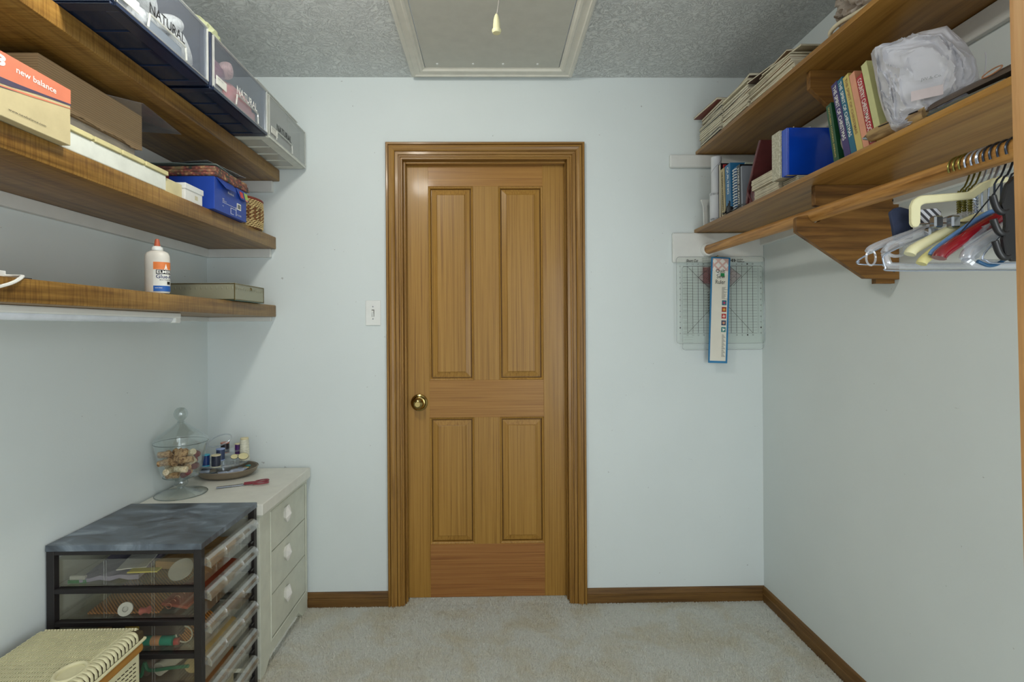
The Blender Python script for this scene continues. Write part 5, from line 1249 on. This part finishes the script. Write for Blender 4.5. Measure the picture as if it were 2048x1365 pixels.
sil = [(-.099, 1.951), (-.092, 1.88), (-.079, 1.81), (-.062, 1.745), (-.050, 1.734), (0, 1.733), (.040, 1.733), (.070, 1.750), (.086, 1.782), (.098, 1.816), (.092, 1.867), (.0745, 1.911), (.042, 1.960), (0, 1.962), (-.057, 1.956)]
sil = [(u_, z_-1.856) for u_, z_ in sil]
def silr(th):
    d = Vector((math.cos(th), math.sin(th)))
    for (a_, c_) in zip(sil, sil[1:]+sil[:1]):
        ax_, az_ = a_; ex, ez = c_[0]-ax_, c_[1]-az_
        den = d.x*ez-d.y*ex
        if abs(den) < 1e-9: continue
        tt = (ax_*ez-az_*ex)/den; ss = (ax_*d.y-az_*d.x)/den
        if tt > 0 and 0 <= ss <= 1: return tt
    return .1
b = nb(); bmesh.ops.create_icosphere(b, subdivisions=6, radius=1)
for q in b.verts:
    p = q.co.copy(); rho = math.hypot(p.x, p.z); th = math.atan2(p.z, p.x)
    rr = silr(th)*rho**.55 if rho > 1e-6 else 0
    lowl = max(0, min(1, .55-p.z*.7-p.x*.5))
    wv = p+Vector((noise.noise(p*1.7), noise.noise(p*1.7+Vector((5, 5, 5))), 0))*.5
    c1 = (1-abs(noise.noise(Vector((wv.x*2.2+wv.z*1.6, wv.z*.8-wv.x*.5, p.y*.8+3)))*2.4)); c2 = (1-abs(noise.noise(Vector((wv.x*6-wv.z*2, wv.z*3, p.y*2+9)))*2.4))
    dis = .009*max(c1, 0)**3+(.0012+.0050*lowl)*max(c2, 0)**2+.006*noise.noise(p*1.4)
    q.co = Vector((rr*math.cos(th)*(1-.02*c1), p.y*.060*(1-.15*p.z)-(1.9*dis if p.y < 0 else 0)*min(1, abs(p.y)*2.2), rr*math.sin(th)*(1-.02*max(c1, 0))))
xform(b, Matrix.Translation((1.012, 1.195, 1.856)) @ Matrix.Rotation(R(-40), 4, 'Z'))
for q in b.verts: q.co.z = max(q.co.z, UB+.0015)
link('film', b, BAGM, t, True)
# printed words on the bag front and the pink carton showing through
du = Vector((math.cos(R(-40)), math.sin(R(-40)), 0)); dn = du.cross(Vector((0, 0, 1)))
o0 = Vector((1.012, 1.195, 0))+dn*.079
text('JW & Co.', (o0.x-.004, o0.y+.0034, UB+.088), du, (0, 0, 1), .036, .008, plain('faded_ink', (126, 130, 130), .6), t)
b = quad((o0.x-.018, o0.y+.013, UB+.050), du, (0, 0, 1), .055, .022, -.002); link('pink_print', b, plain('pink_print', (198, 186, 186), .5), t)
link('seam', tube(nb(), [tuple(Vector((1.012, 1.195, UB+.128))+du*.106*math.cos(a)+Vector((0, 0, 1))*.118*math.sin(a)+dn*.012) for a in [R(k) for k in (8, -6, -20, -34, -46)]], .0012, 6, sub=3), BAGM, t, True)

# branch slice in front of the bag
mt, nt, P, N, L = nodes('log_bark'); L.new(ramp(N, L, noisen(N, L, coords(N, L, (1, .2, 1)), 40, 5, 1), [(.35, rgb(110, 84, 52)), (.6, rgb(176, 146, 96))]), P.inputs['Base Color']); P.inputs['Roughness'].default_value = .6
t = thing('wooden_boat', 'small tapered wooden trinket with a steel tip lying before the plastic bag', 'trinket', (.975, 1.25, zb))
A_, B_ = Vector((.958, 1.290, zb+.024)), Vector((.985, 1.150, zb+.022))
link('body', tube(nb(), [A_.lerp(B_, s) for s in [k/12 for k in range(13)]], lambda s: .0145+.008*math.sin(min(s*1.6, 1)*PI*.5)-.003*s, 18), mt, t, True)
link('tip', tube(nb(), [A_+Vector((-.0042, .022, .001))*(1-k/4) for k in range(5)]+[A_], lambda s: .0025+.0125*s, 18), CHROME, t, True)
link('groove', tube(nb(), [A_.lerp(B_, s)+Vector((-.020, -.002, .008)) for s in (.28, .6, .95)], .0014, 6), BLKP, t)
# brown folder with papers
FOL = plain('brown_vinyl', (84, 70, 58), .4, 0, .2, 200, .12)
t = thing('document_folder', 'dark brown vinyl folder curling open over grey papers at the near end of the shelf', 'folder', (1.0, 1.1, zb))
b = nb(); rows = []
for i in range(13):
    s = i/12; row = []
    y = 1.185-.215*s
    for j in range(9):
        a = R(200-j*25)
        x = .972+.030*s+.034-.034*math.cos(R(j*22)); zz = zb+.022+.028*math.sin(R(j*18+4))+.012*s-(.0)
        row.append(b.verts.new((x, y, zz)))
    rows.append(row)
for a_, c_ in zip(rows, rows[1:]):
    for j in range(8): b.faces.new((a_[j], c_[j], c_[j+1], a_[j+1]))
bmesh.ops.recalc_face_normals(b, faces=b.faces)
r = bmesh.ops.solidify(b, geom=b.faces[:], thickness=.002)
link('cover', b, FOL, t, True)
b = nb(); f = b.faces.new([b.verts.new(p) for p in ((.962, 1.205, zb+.003), (.990, .97, zb+.006), (1.10, .97, zb+.010), (1.09, 1.195, zb+.020))]); bmesh.ops.solidify(b, geom=[f], thickness=.002); link('back_cover', b, plain('grey_vinyl', (122, 122, 116), .4), t)
for k, cc_ in enumerate(((222, 222, 210), (176, 190, 192), (214, 212, 200))):
    b = nb(); f = b.faces.new([b.verts.new(p) for p in ((.967+.004*k, 1.198, zb+.010+.006*k), (.992, .985, zb+.012+.005*k), (1.08, .985, zb+.018+.005*k), (1.07, 1.195, zb+.022+.006*k))]); bmesh.ops.solidify(b, geom=[f], thickness=.001); link('sheet', b, plain('sheet_%d' % k, cc_, .7), t)
b = tube(nb(), [(1.0025+.006*math.cos(a), 1.02+.020*math.sin(a), zb+.052+.008*math.cos(a)) for a in [2*PI*k/18 for k in range(18)]], .0014, 6, closed=True); link('stitched_slot', b, plain('tan_stitch', (170, 120, 84), .5), t, True)

# magazine stacks on the upper shelf
zu = UA+.0008
def stack(label, group, y0_, l, n, w_, tmin, tmax, xj, tones_, slope=0, x0_=.958):
    zz = zu
    for k in range(n):
        th = random.choice((tmin, (tmin+tmax)/2, tmax))
        magazine(label % nth(k, n), group, (x0_+random.uniform(0, xj), y0_+random.uniform(-.006, .006)+slope*k, zz), zz, w_, l, th, random.choice(tones_), random.uniform(-2.5, 2.5)); zz += th+.0003
    return zz
za = stack('%s magazine of the far pile against the end wall, upper shelf', 'far magazine pile on the upper right shelf', 2.255, .215, 20, .27, .005, .009, .016, (0, 1, 3, 5, 6), 0)
zc_ = stack('%s magazine of the middle pile on the upper shelf', 'middle magazine pile on the upper right shelf', 2.030, .215, 16, .27, .005, .009, .014, (1, 3, 5, 6, 0), 0)
stack('%s magazine of the near low pile on the upper shelf', 'near magazine pile on the upper right shelf', 1.765, .27, 11, .26, .004, .007, .014, (0, 1, 3, 6), .002)
t = magazine('rust red covered magazine sliding off the top of the far pile', 'loose magazines on top of the piles', (.945, 2.265, za), za+.001, .26, .215, .009, 4, 4, (0, 0)); del t['group']
t = magazine('dark brown magazine on top of the middle pile', 'x', (.975, 2.02, zc_), zc_+.001, .26, .215, .009, 2, -5); del t['group']
for k in range(3):
    t = magazine(('curled newsprint sheet on the near end of the low pile', 'folded tan newspaper on the middle of the low pile', 'brown curled magazine over the low pile')[k], 'x', (.972, 1.72+.05*k, 0), zu+.070+.009*k, .24, .20, .005, (1, 0, 2)[k], (6, -4, 8)[k], (0, -3)); del t['group']
# cloth bundle at the near end of the upper shelf
cloth('garment_bundle', 'taupe satin garment bundled on the near part of the upper right shelf', (1.07, 1.39, 2.180), (.10, .12, .078), (150, 138, 126), 'bundle', -10, .28, 2.6, 12, 5, .35, flat=-.078)
t = thing('padded_strap', 'cream padded strap folded on the shelf edge under the taupe garment', 'strap', (.98, 1.44, UA))
link('strap', tube(nb(), [(.990, 1.475, zu+.006), (.972, 1.465, zu+.020), (.975, 1.43, zu+.028), (.985, 1.38, zu+.024), (1.0, 1.30, zu+.020)], .0062, 10, sub=5), plain('cream_strap', (206, 196, 168), .6), t, True)

# ---------------------------------------------------------------- rulers hanging on the end wall
RUL = clear('acrylic_ruler', (.982, .988, .980), .012, .05, .35, tint=(.8, .84, .8), haze=.012)
LINE = plain('ruler_line', (52, 46, 44), .6)
def rrect(x0, x1, z0, z1, r):
    out = []
    for cx_, cz_, a0 in ((x1-r, z1-r, 0), (x0+r, z1-r, 90), (x0+r, z0+r, 180), (x1-r, z0+r, 270)):
        out += [(cx_+r*math.cos(R(a0+k*18)), cz_+r*math.sin(R(a0+k*18))) for k in range(6)]
    return out
def edge_loop(pts, y, r): return tube(nb(), [(x, y, z) for x, z in pts], r, 6, closed=True)
EDG = clear('acrylic_edge', (.62, .66, .64), .25, .1, .4, haze=.25)
t = thing('square_ruler', 'clear square quilting ruler with a black grid and corner logo, nearest the door', 'ruler', (1.06, 2.372, 1.60))
yr = 2.370; pts = rrect(.853, 1.270-.010, 1.205, 1.603, .014)
link('plate', prism(nb(), pts, 'y', yr, yr+.003), RUL, t); link('edge', edge_loop(pts, yr+.0015, .0012), EDG, t)
b = nb(); gx0, gx1, gz0, gz1 = .902, 1.205, 1.252, 1.560
def ln(b, p, q, w_=.0007, y=yr-.0004): 
    d = Vector((q[0]-p[0], q[1]-p[1])); n_ = Vector((-d.y, d.x)).normalized()*w_
    b.faces.new([b.verts.new(c) for c in ((p[0]-n_.x, y, p[1]-n_.y), (q[0]-n_.x, y, q[1]-n_.y), (q[0]+n_.x, y, q[1]+n_.y), (p[0]+n_.x, y, p[1]+n_.y))])
for k in range(13):
    x = gx0+(gx1-gx0)*k/12; ln(b, (x, gz0), (x, gz1), .0009)
for k in range(25):
    zz = gz0+(gz1-gz0)*k/24; ln(b, (gx0-(.02 if k % 2 == 0 else 0), zz), (gx1+.02, zz), .00045 if k % 2 == 0 else .00025)
ln(b, (gx0, gz0), (gx0+.11, gz0+.115)); ln(b, (gx1, gz0), (gx1-.12, gz0+.13)); ln(b, (gx0, gz1), (gx0+.10, gz1-.10)); ln(b, (gx1, gz1), (gx1-.09, gz1-.09))
for k in range(96): 
    zz = gz0+(gz1-gz0)*k/96; ln(b, (gx1+.022, zz), (gx1+.022+(.007 if k % 4 == 0 else .004), zz), .00025)
o = link('grid', b, LINE, t); o['kind'] = 'stuff'
for k in range(13):
    zz = gz0+(gz1-gz0)*k/12
    text(str(k), (gx0-.036, yr, zz+.003), (0, 0, -1), (1, 0, 0), .006, .005, LINE, t, 'numeral'); text(str(12-k if k else 12), (gx1+.034, yr, gz1-(gz1-gz0)*k/12+.003), (0, 0, -1), (1, 0, 0), .006, .006, LINE, t, 'numeral')
    x = gx1-(gx1-gx0)*k/12
    if k < 4 or k > 8: text(str(k), (x-.003, yr, gz0-.012), (1, 0, 0), (0, 0, 1), .006, .007, LINE, t, 'numeral'); text(str(k), (x-.003, yr, gz1+.006), (1, 0, 0), (0, 0, 1), .006, .007, LINE, t, 'numeral')
text('Short Cut', (.898, yr, 1.579), (1, 0, 0), (0, 0, 1), .056, .013, INKK, t, bold=.02, shear=.3)
text('june\ntailor', (1.133, yr, 1.577), (1, 0, 0), (0, 0, 1), .036, .017, INKK, t, bold=.01)
b = nb(); 
for dx, dz_ in ((-.0045, 0), (.0045, 0)):
    ln(b, (1.116+dx, 1.579), (1.116+dx, 1.593), .0020); ln(b, (1.116+dx*2.2, 1.583), (1.116+dx*2.2, 1.589), .0014)
link('logo', b, INKK, t)
t = thing('square_ruler', 'second clear square ruler hanging a little lower behind the first', 'ruler', (1.06, 2.378, 1.55))
pts = rrect(.882, 1.262-.006, 1.176, 1.560, .012)
link('plate', prism(nb(), pts, 'y', 2.3762, 2.379), RUL, t); link('edge', edge_loop(pts, 2.3776, .0012), EDG, t)
b = nb()
for k in range(24): zz = 1.21+.30*k/24; ln(b, (.885, zz), (.93, zz), .00025, 2.3758)
link('grid', b, LINE, t)['kind'] = 'stuff'
# narrow ruler with a triangle, and the red-tinted one, glimpsed behind the card
t = thing('narrow_ruler', 'narrow clear ruler tilted slightly, seen left of the quilt ruler card', 'ruler', (.99, 2.362, 1.6))
M = Matrix.Translation((.989, 0, 1.603)) @ Matrix.Rotation(R(-2.5), 4, 'Y')
link('plate', xform(bx(-.022, .040, 2.362, 2.364, -.262, 0), M), RUL, t)
b = nb()
for k in range(6): ln(b, (-.020+k*.006, -.26), (-.020+k*.006, -.004), .0003, 2.3615)
for k in range(22): ln(b, (-.020, -.258+k*.012), (.012, -.258+k*.012), .0003, 2.3615)
for k in range(8): ln(b, (-.004, -.25+k*.012), (.002, -.245+k*.012), .001, 2.3615)
link('grid', xform(b, M), LINE, t)['kind'] = 'stuff'
t = thing('triangle_ruler', 'clear diamond-shaped ruler with grey guide lines behind the quilt ruler card', 'ruler', (1.05, 2.366, 1.5))
b = nb(); d0 = [(.952, 1.508), (1.05, 1.595), (1.150, 1.515), (1.05, 1.420)]
prism(b, d0, 'y', 2.366, 2.3675); link('plate', b, clear('pink_acrylic', (.97, .90, .91), .012, .05, .35, haze=.02), t)
b = nb()
for p, q in zip(d0, d0[1:]+d0[:1]): ln(b, p, q, .0008, 2.3655)
for k in range(1, 6):
    s = k/6; a_ = (d0[1][0]+(d0[2][0]-d0[1][0])*s, d0[1][1]+(d0[2][1]-d0[1][1])*s); c_ = (d0[0][0]+(d0[3][0]-d0[0][0])*s, d0[0][1]+(d0[3][1]-d0[0][1])*s); ln(b, a_, c_, .0003, 2.3655)
    a_ = (d0[0][0]+(d0[1][0]-d0[0][0])*s, d0[0][1]+(d0[1][1]-d0[0][1])*s); c_ = (d0[3][0]+(d0[2][0]-d0[3][0])*s, d0[3][1]+(d0[2][1]-d0[3][1])*s); ln(b, a_, c_, .0003, 2.3655)
link('grid', b, LINE, t)['kind'] = 'stuff'
b = prism(nb(), [(.975, 1.48), (1.01, 1.48), (1.01, 1.555), (.975, 1.555)], 'y', 2.369, 2.3705)
tag(link('red_ruler', b, clear('red_acrylic', (.85, .62, .62), .02, .05, .35, haze=.12, tint=(.5, .2, .22))), 'small red plastic piece hanging behind the rulers', 'ruler')
# quilt ruler card
t = thing('ruler_card', 'long white and blue cardboard ruler sleeve hanging in front of the clear rulers', 'packaging', (1.04, 2.350, 1.6))
M = Matrix.Translation((1.050, 0, 1.598)) @ Matrix.Rotation(R(2.1), 4, 'Y') @ Matrix.Translation((0, 0, 0))
yc = 2.349
BLUC = plain('card_blue', (28, 118, 168), .45, 0, 0, 1, .08); CRD = plain('card_white', (224, 220, 206), .5, 0, 0, 1, .02); PKC = plain('card_pink', (214, 178, 170), .5)
link('sleeve', xform(bx(-.043, .043, yc, yc+.006, -.482, 0, .0005), M), BLUC, t)
link('panel', xform(bx(-.0375, .0345, yc-.0003, yc, -.472, -.006), M), CRD, t)
def cprint(x0, x1, z0, z1, m_, lift=.0006, nm='print'): link(nm, xform(bx(x0, x1, yc-lift, yc-lift+.0002, z0, z1), M), m_, t)
PK2 = plain('card_white_patch', (232, 230, 224), .5)
b = nb()
for i in range(4):
    for j in range(4):
        if (i+j) % 2 == 0:
            cx_, cz_ = -.030+.019*(i-j)*.0+(i*.0185), -.018-(j*.0185); 
            h_ = .013
            pp = [(cx_-h_, cz_), (cx_, cz_+h_), (cx_+h_, cz_), (cx_, cz_-h_)]
            pp = [(min(max(x, -.0375), .0345), min(z_, -.006)) for x, z_ in pp]
            prism(b, pp, 'y', yc-.0007, yc-.0005)
cprint(-.0375, .0345, -.062, -.006, PKC, .0005); link('patchwork', xform(b, M), PK2, t)
def ctext(s, x, z0, w_, h, m_=INKK, bold=0, rot=False):
    u_ = M.to_3x3() @ Vector((1, 0, 0)); v_ = M.to_3x3() @ Vector((0, 0, 1)); o_ = M @ Vector((x, yc-.0008, z0))
    if rot: return text(s, o_, -v_, u_, w_, h, m_, t)
    return text(s, o_, u_, v_, w_, h, m_, t, bold=bold)
ctext('Quilt', -.022, -.073, .042, .019); ctext('Sew', -.018, -.096, .038, .018); ctext('Ruler', -.022, -.122, .044, .019); ctext('or', -.008, -.079, .008, .004)
cprint(.000, .018, -.088, -.072, plain('green_patch', (26, 138, 74), .5), .0009)
b = nb()
for k in range(16): box(b, .008, .008+(.010 if k % 3 else .018)+.003*(k % 4), yc-.0006, yc-.0004, -.136-k*.0035-.0011, -.136-k*.0035)
for k in range(24): box(b, .014+.0*k, .014+.008+.003*(k % 4), yc-.0006, yc-.0004, -.352-k*.0043-.0014, -.352-k*.0043)
link('small_print', xform(b, M), INKK, t)['kind'] = 'stuff'
for k, (ca, cb_) in enumerate((((44, 110, 130), (170, 40, 90)), ((150, 50, 36), (220, 170, 60)), ((176, 52, 52), (224, 200, 190)), ((40, 56, 90), (210, 150, 110)), ((60, 130, 130), (236, 232, 224)))):
    z0 = -.218-k*.0305
    cprint(.010, .031, z0, z0+.0225, plain('square_%d_a' % k, ca, .5), .0006, 'picture'); 
    b = nb(); 
    n_ = (4, 8, 4, 6, 3)[k]; pp = []
    for q in range(n_*2): a = PI*q/n_+.2; rr = .0085 if q % 2 == 0 else .004; pp.append((.0205+rr*math.cos(a), z0+.011+rr*math.sin(a)))
    prism(b, pp, 'y', yc-.0010, yc-.0007); link('picture', xform(b, M), plain('square_%d_b' % k, cb_, .5), t)
t = thing('push_pin', 'small brass pin holding the rulers on the end wall', 'pin', (1.05, 2.35, 1.6))
link('pin', tube(nb(), [(1.030, 2.338, 1.603), (1.030, 2.379, 1.603)], .0018, 8), BRASS, t, True); link('head', lathe(nb(), [(0, 2.334), (.003, 2.336), (.0035, 2.339), (0, 2.340)], (1.030, 0, 1.603), 'y', 12), BRASS, t, True)

# ---------------------------------------------------------------- hangers on the rod
def rodz(y): return 1.606+(y-.45)/1.929*.030
def hook(par, y, r, m_, x=1.0, nz=1.50, twist=False, tx_=0):
    rz_ = rodz(y); R0 = .0205+r+.0012
    pts = [(x-R0*math.cos(a), y, rz_+R0*math.sin(a)) for a in [R(q) for q in (-25, 0, 25, 50, 75, 100, 125, 150, 175)]]
    pts += [(x+R0*.95, y, rz_-.016), (x+.012, y, rz_-.040), (x+tx_, y, rz_-.055)]
    link('hook', tube(nb(), pts+[(x+tx_, y, nz)], r, 8, sub=2), m_, par, True)
    if twist:
        for q in (0, PI):
            link('twist', tube(nb(), [(x+tx_+.0032*math.cos(s*1.5+q), y+.0032*math.sin(s*1.5+q), rz_-.050-(rz_-.05-nz)*s/22) for s in range(23)], .0019, 6), m_, par, True)
OLV = plain('brass_wire', (126, 122, 62), .3, .8); STL = plain('steel_wire', (176, 186, 202), .25, .7); DRK = plain('dark_wire', (58, 66, 78), .3, .7)
CLR = clear('clear_hanger_plastic', (.90, .91, .93), .15, .08, .5, haze=.22); 
def shoulders(y, half, zn, zt_, r, m_, par, bar=None, dy=0, nm='arm', x=1.0, drop=.0):
    pts = [(x-half, y-dy, zt_), (x-half*.93, y-dy*.9, zt_+.012), (x-half*.55, y-dy*.5, zt_+(zn-zt_)*.55), (x-half*.15, y, zn-.006), (x, y, zn), (x+half*.15, y, zn-.006), (x+half*.55, y+dy*.5, zt_+(zn-zt_)*.55), (x+half*.93, y+dy*.9, zt_+.012), (x+half, y+dy, zt_)]
    link(nm, tube(nb(), pts, r, 10, sub=4), m_, par, True)
    if bar is not None:
        link('bar', tube(nb(), [(x-half, y-dy, zt_), (x-half+.006, y-dy, bar+.006), (x-half+.02, y-dy*.9, bar), (x, y, bar), (x+half-.02, y+dy*.9, bar), (x+half-.006, y+dy, bar+.006), (x+half, y+dy, zt_)], r*.85, 8, sub=4), m_, par, True)
def hanger(label, y, m_, hm, r, hr, half=.215, zn=1.505, zt_=1.425, bar=None, dy=0, twist=False, x=1.0):
    t = thing('hanger', label, 'hanger', (x, y, rodz(y)), 'hangers on the closet rod')
    hook(t, y, hr, hm, nz=zn, twist=twist); shoulders(y, half, zn, zt_, r, m_, t, bar, dy, x=x); return t
# farthest first
h = hanger('thin steel wire hanger, farthest along the rod', 1.092, STL, OLV, .0017, .0019, .222, 1.515, 1.416, 1.411, .0, True)
h = hanger('clear plastic suit hanger with a flared end, farthest of the plastic ones', 1.080, CLR, OLV, .0075, .0019, .205, 1.508, 1.436, None, .0, True)
link('end_ring', tube(nb(), [(.800+.010*math.cos(a), 1.080, 1.424+.016*math.sin(a)) for a in [2*PI*k/18 for k in range(18)]], .0022, 6, closed=True), CLR, h, True)
h = hanger('clear plastic hanger with oval shoulder ends behind the cream handle', 1.067, CLR, OLV, .0085, .0019, .180, 1.510, 1.432, 1.405, .0, True)
link('shoulder_oval', tube(nb(), [(.842+.020*math.cos(a), 1.066, 1.440+.015*math.sin(a)) for a in [2*PI*k/18 for k in range(18)]], .0035, 8, closed=True), CLR, h, True)
h = hanger('white enamelled wire trouser hanger with a long lower bar', 1.054, STL, STL, .0020, .0019, .195, 1.500, 1.420, 1.394, .0, True)
for x in (.905, .945): link('clip', bx(x-.010, x+.010, 1.044, 1.060, 1.455, 1.482, .003), CHROME, h)
h = hanger('ivory plastic hanger with thick curved shoulders in front of the clear ones', 1.040, CREAM, STL, .0105, .0019, .150, 1.500, 1.425, None, .0)
h = hanger('pale yellow plastic hanger with a notched shoulder', 1.026, plain('yellow_plastic', (214, 206, 140), .4), STL, .0095, .0019, .138, 1.495, 1.404, None, .0)
h = hanger('slim blue plastic tube hanger just behind the red one', 1.014, plain('blue_plastic', (92, 132, 182), .35), DRK, .0055, .0019, .128, 1.505, 1.420, None, .0)
h = hanger('dark red glossy hanger between the blue and black ones', 1.000, plain('red_gloss_plastic', (128, 24, 34), .15, 0, 0, 1, .1, coat=.6), DRK, .0125, .0021, .125, 1.490, 1.412, None, .0)
h = hanger('clear plastic hanger crinkled over with film in front of the red one', .985, CLR, DRK, .0115, .0019, .085, 1.470, 1.408, 1.398, .0)
h = hanger('plain steel wire hanger with a tall hook near the black rack', .968, STL, DRK, .0018, .0021, .07, 1.480, 1.405, 1.398, .0)
# cream trouser frame
t = thing('trouser_hanger', 'cream plastic C-shaped trouser hanger frame with a rounded corner', 'hanger', (1.0, 1.03, 1.5))
fp = [(.842, 1.485), (.842, 1.520), (.848, 1.533), (.862, 1.541), (.960, 1.548), (.985, 1.566), (1.02, 1.580), (1.04, 1.578), (1.04, 1.568), (1.02, 1.566), (.99, 1.550), (.968, 1.534), (.870, 1.525), (.861, 1.520), (.860, 1.485), (.855, 1.478), (.847, 1.478)]
link('frame', prism(nb(), fp, 'y', 1.0235, 1.0335, .002), CREAM, t)
hook(t, 1.0285, .0019, STL, nz=1.570)
for x in (.895, .930): link('clip', bx(x-.009, x+.009, 1.020, 1.037, 1.476, 1.500, .003), CHROME, t)
link('clip_bar', tube(nb(), [(.852, 1.0285, 1.484), (1.03, 1.0285, 1.490)], .0018, 8), CHROME, t, True)
# pair of trousers folded: dark cloth seen behind the frame
NVC = plain('navy_cloth', (40, 50, 76), .8, 0, .3, 90, .2)
for k, (x0_, lb, mm) in enumerate(((.868, 'navy blue scarf folded over a far hanger bar behind the cream frame', NVC), (.884, 'black scarf folded over a far hanger bar next to the navy one', plain('black_cloth', (30, 30, 34), .8, 0, .3, 90, .2)))):
    b = prism(nb(), [(x0_, 1.466), (x0_-.004, 1.495), (x0_-.010, 1.524), (x0_, 1.533), (x0_+.012, 1.536), (x0_+.034, 1.530), (x0_+.034, 1.470)], 'y', 1.100+k*.012, 1.109+k*.012, .002)
    tag(link('folded_scarf', b, mm, None, True), lb, 'scarf')
mt, nt, P, N, L = nodes('striped_cloth'); wv = N.new('ShaderNodeTexWave'); wv.inputs['Scale'].default_value = 40; wv.bands_direction = 'DIAGONAL'; L.new(coords(N, L), wv.inputs['Vector']); L.new(ramp(N, L, wv.outputs['Fac'], [(.45, rgb(206, 208, 214)), (.6, rgb(60, 60, 66))]), P.inputs['Base Color'])
tag(link('striped_scarf', prism(nb(), [(.880, 1.490), (.880, 1.520), (.925, 1.524), (.935, 1.516), (.930, 1.486)], 'y', 1.061, 1.066, .001), mt, None, True), 'pale striped scarf hanging in the gap of the cream frame', 'scarf')
# garment film sheets over shoulders
film = clear('garment_film', (.80, .84, .90), .22, .12, .6, tint=(.8, .82, .88), haze=.25)
b = nb(); rows = []
for i in range(10):
    s = i/9; row = []
    for j in range(14):
        u_ = j/13; x = .912+.10*u_; row.append(b.verts.new((x, .990+.004*math.sin(u_*9+i), 1.455+.045*u_-s*.055+.006*noise.noise(Vector((x*60, i*.8, 0))))))
    rows.append(row)
for a_, c_ in zip(rows, rows[1:]):
    for j in range(13): b.faces.new((a_[j], c_[j], c_[j+1], a_[j+1]))
bmesh.ops.solidify(b, geom=b.faces[:], thickness=.0006)
tag(link('plastic_film', b, film, None, True), 'crumpled clear film draped over hangers beside the black rack', 'film')
b = nb(); tube(b, [(.925, .972, 1.402), (.945, .972, 1.394), (.962, .972, 1.396), (.975, .972, 1.404)], .0035, 8, sub=4); tag(link('blue_loop', b, plain('blue_loop', (40, 84, 120), .3), None, True), 'small dark blue plastic loop under the black rack', 'loop')
# black scarf / tie rack
t = thing('tie_rack', 'matt black plastic multi-arm rack hanging nearest on the rod', 'rack', (1.0, .945, 1.5))
def rarm(pts, r): link('arm', xform(tube(nb(), pts, r, 10, sub=5), Matrix.Diagonal((1, .35, 1, 1)).to_4x4() if False else Matrix()), BLKP, t, True)
y = .945
body = [(.952, 1.540), (.968, 1.556), (.99, 1.566), (1.012, 1.566), (1.012, 1.535), (.985, 1.527), (.972, 1.505), (.976, 1.478), (.99, 1.462), (1.012, 1.458), (1.012, 1.398), (.962, 1.398), (.948, 1.412), (.944, 1.440), (.950, 1.462), (.950, 1.480), (.942, 1.505)]
link('spine', prism(nb(), body, 'y', y-.005, y+.005, .002), BLKP, t)
for (a, b_, c_) in (((.955, 1.492), (.935, 1.494), (.928, 1.520)), ((.955, 1.452), (.937, 1.452), (.929, 1.476)), ((.958, 1.408), (.939, 1.412), (.932, 1.436))):
    rarm([(a[0], y, a[1]), ((a[0]+b_[0])/2, y, a[1]-.003), (b_[0], y, b_[1]+.004), (c_[0], y, c_[1])], .0058)
hook(t, y, .0022, STL, x=1.0, nz=1.560)
link('slot', bx(.968, 1.004, y-.0062, y-.0048, 1.410, 1.422, .003), plain('grey_slot', (150, 158, 150), .3), t)
# long dark rod of a wire hanger slanting across
tag(link('slanted_wire', tube(nb(), [(.887, .998, 1.430), (.935, .998, 1.482), (.985, .998, 1.540), (1.0, .998, 1.562)], .0012, 6), DRK), 'thin dark wire slanting across the hangers', 'wire')
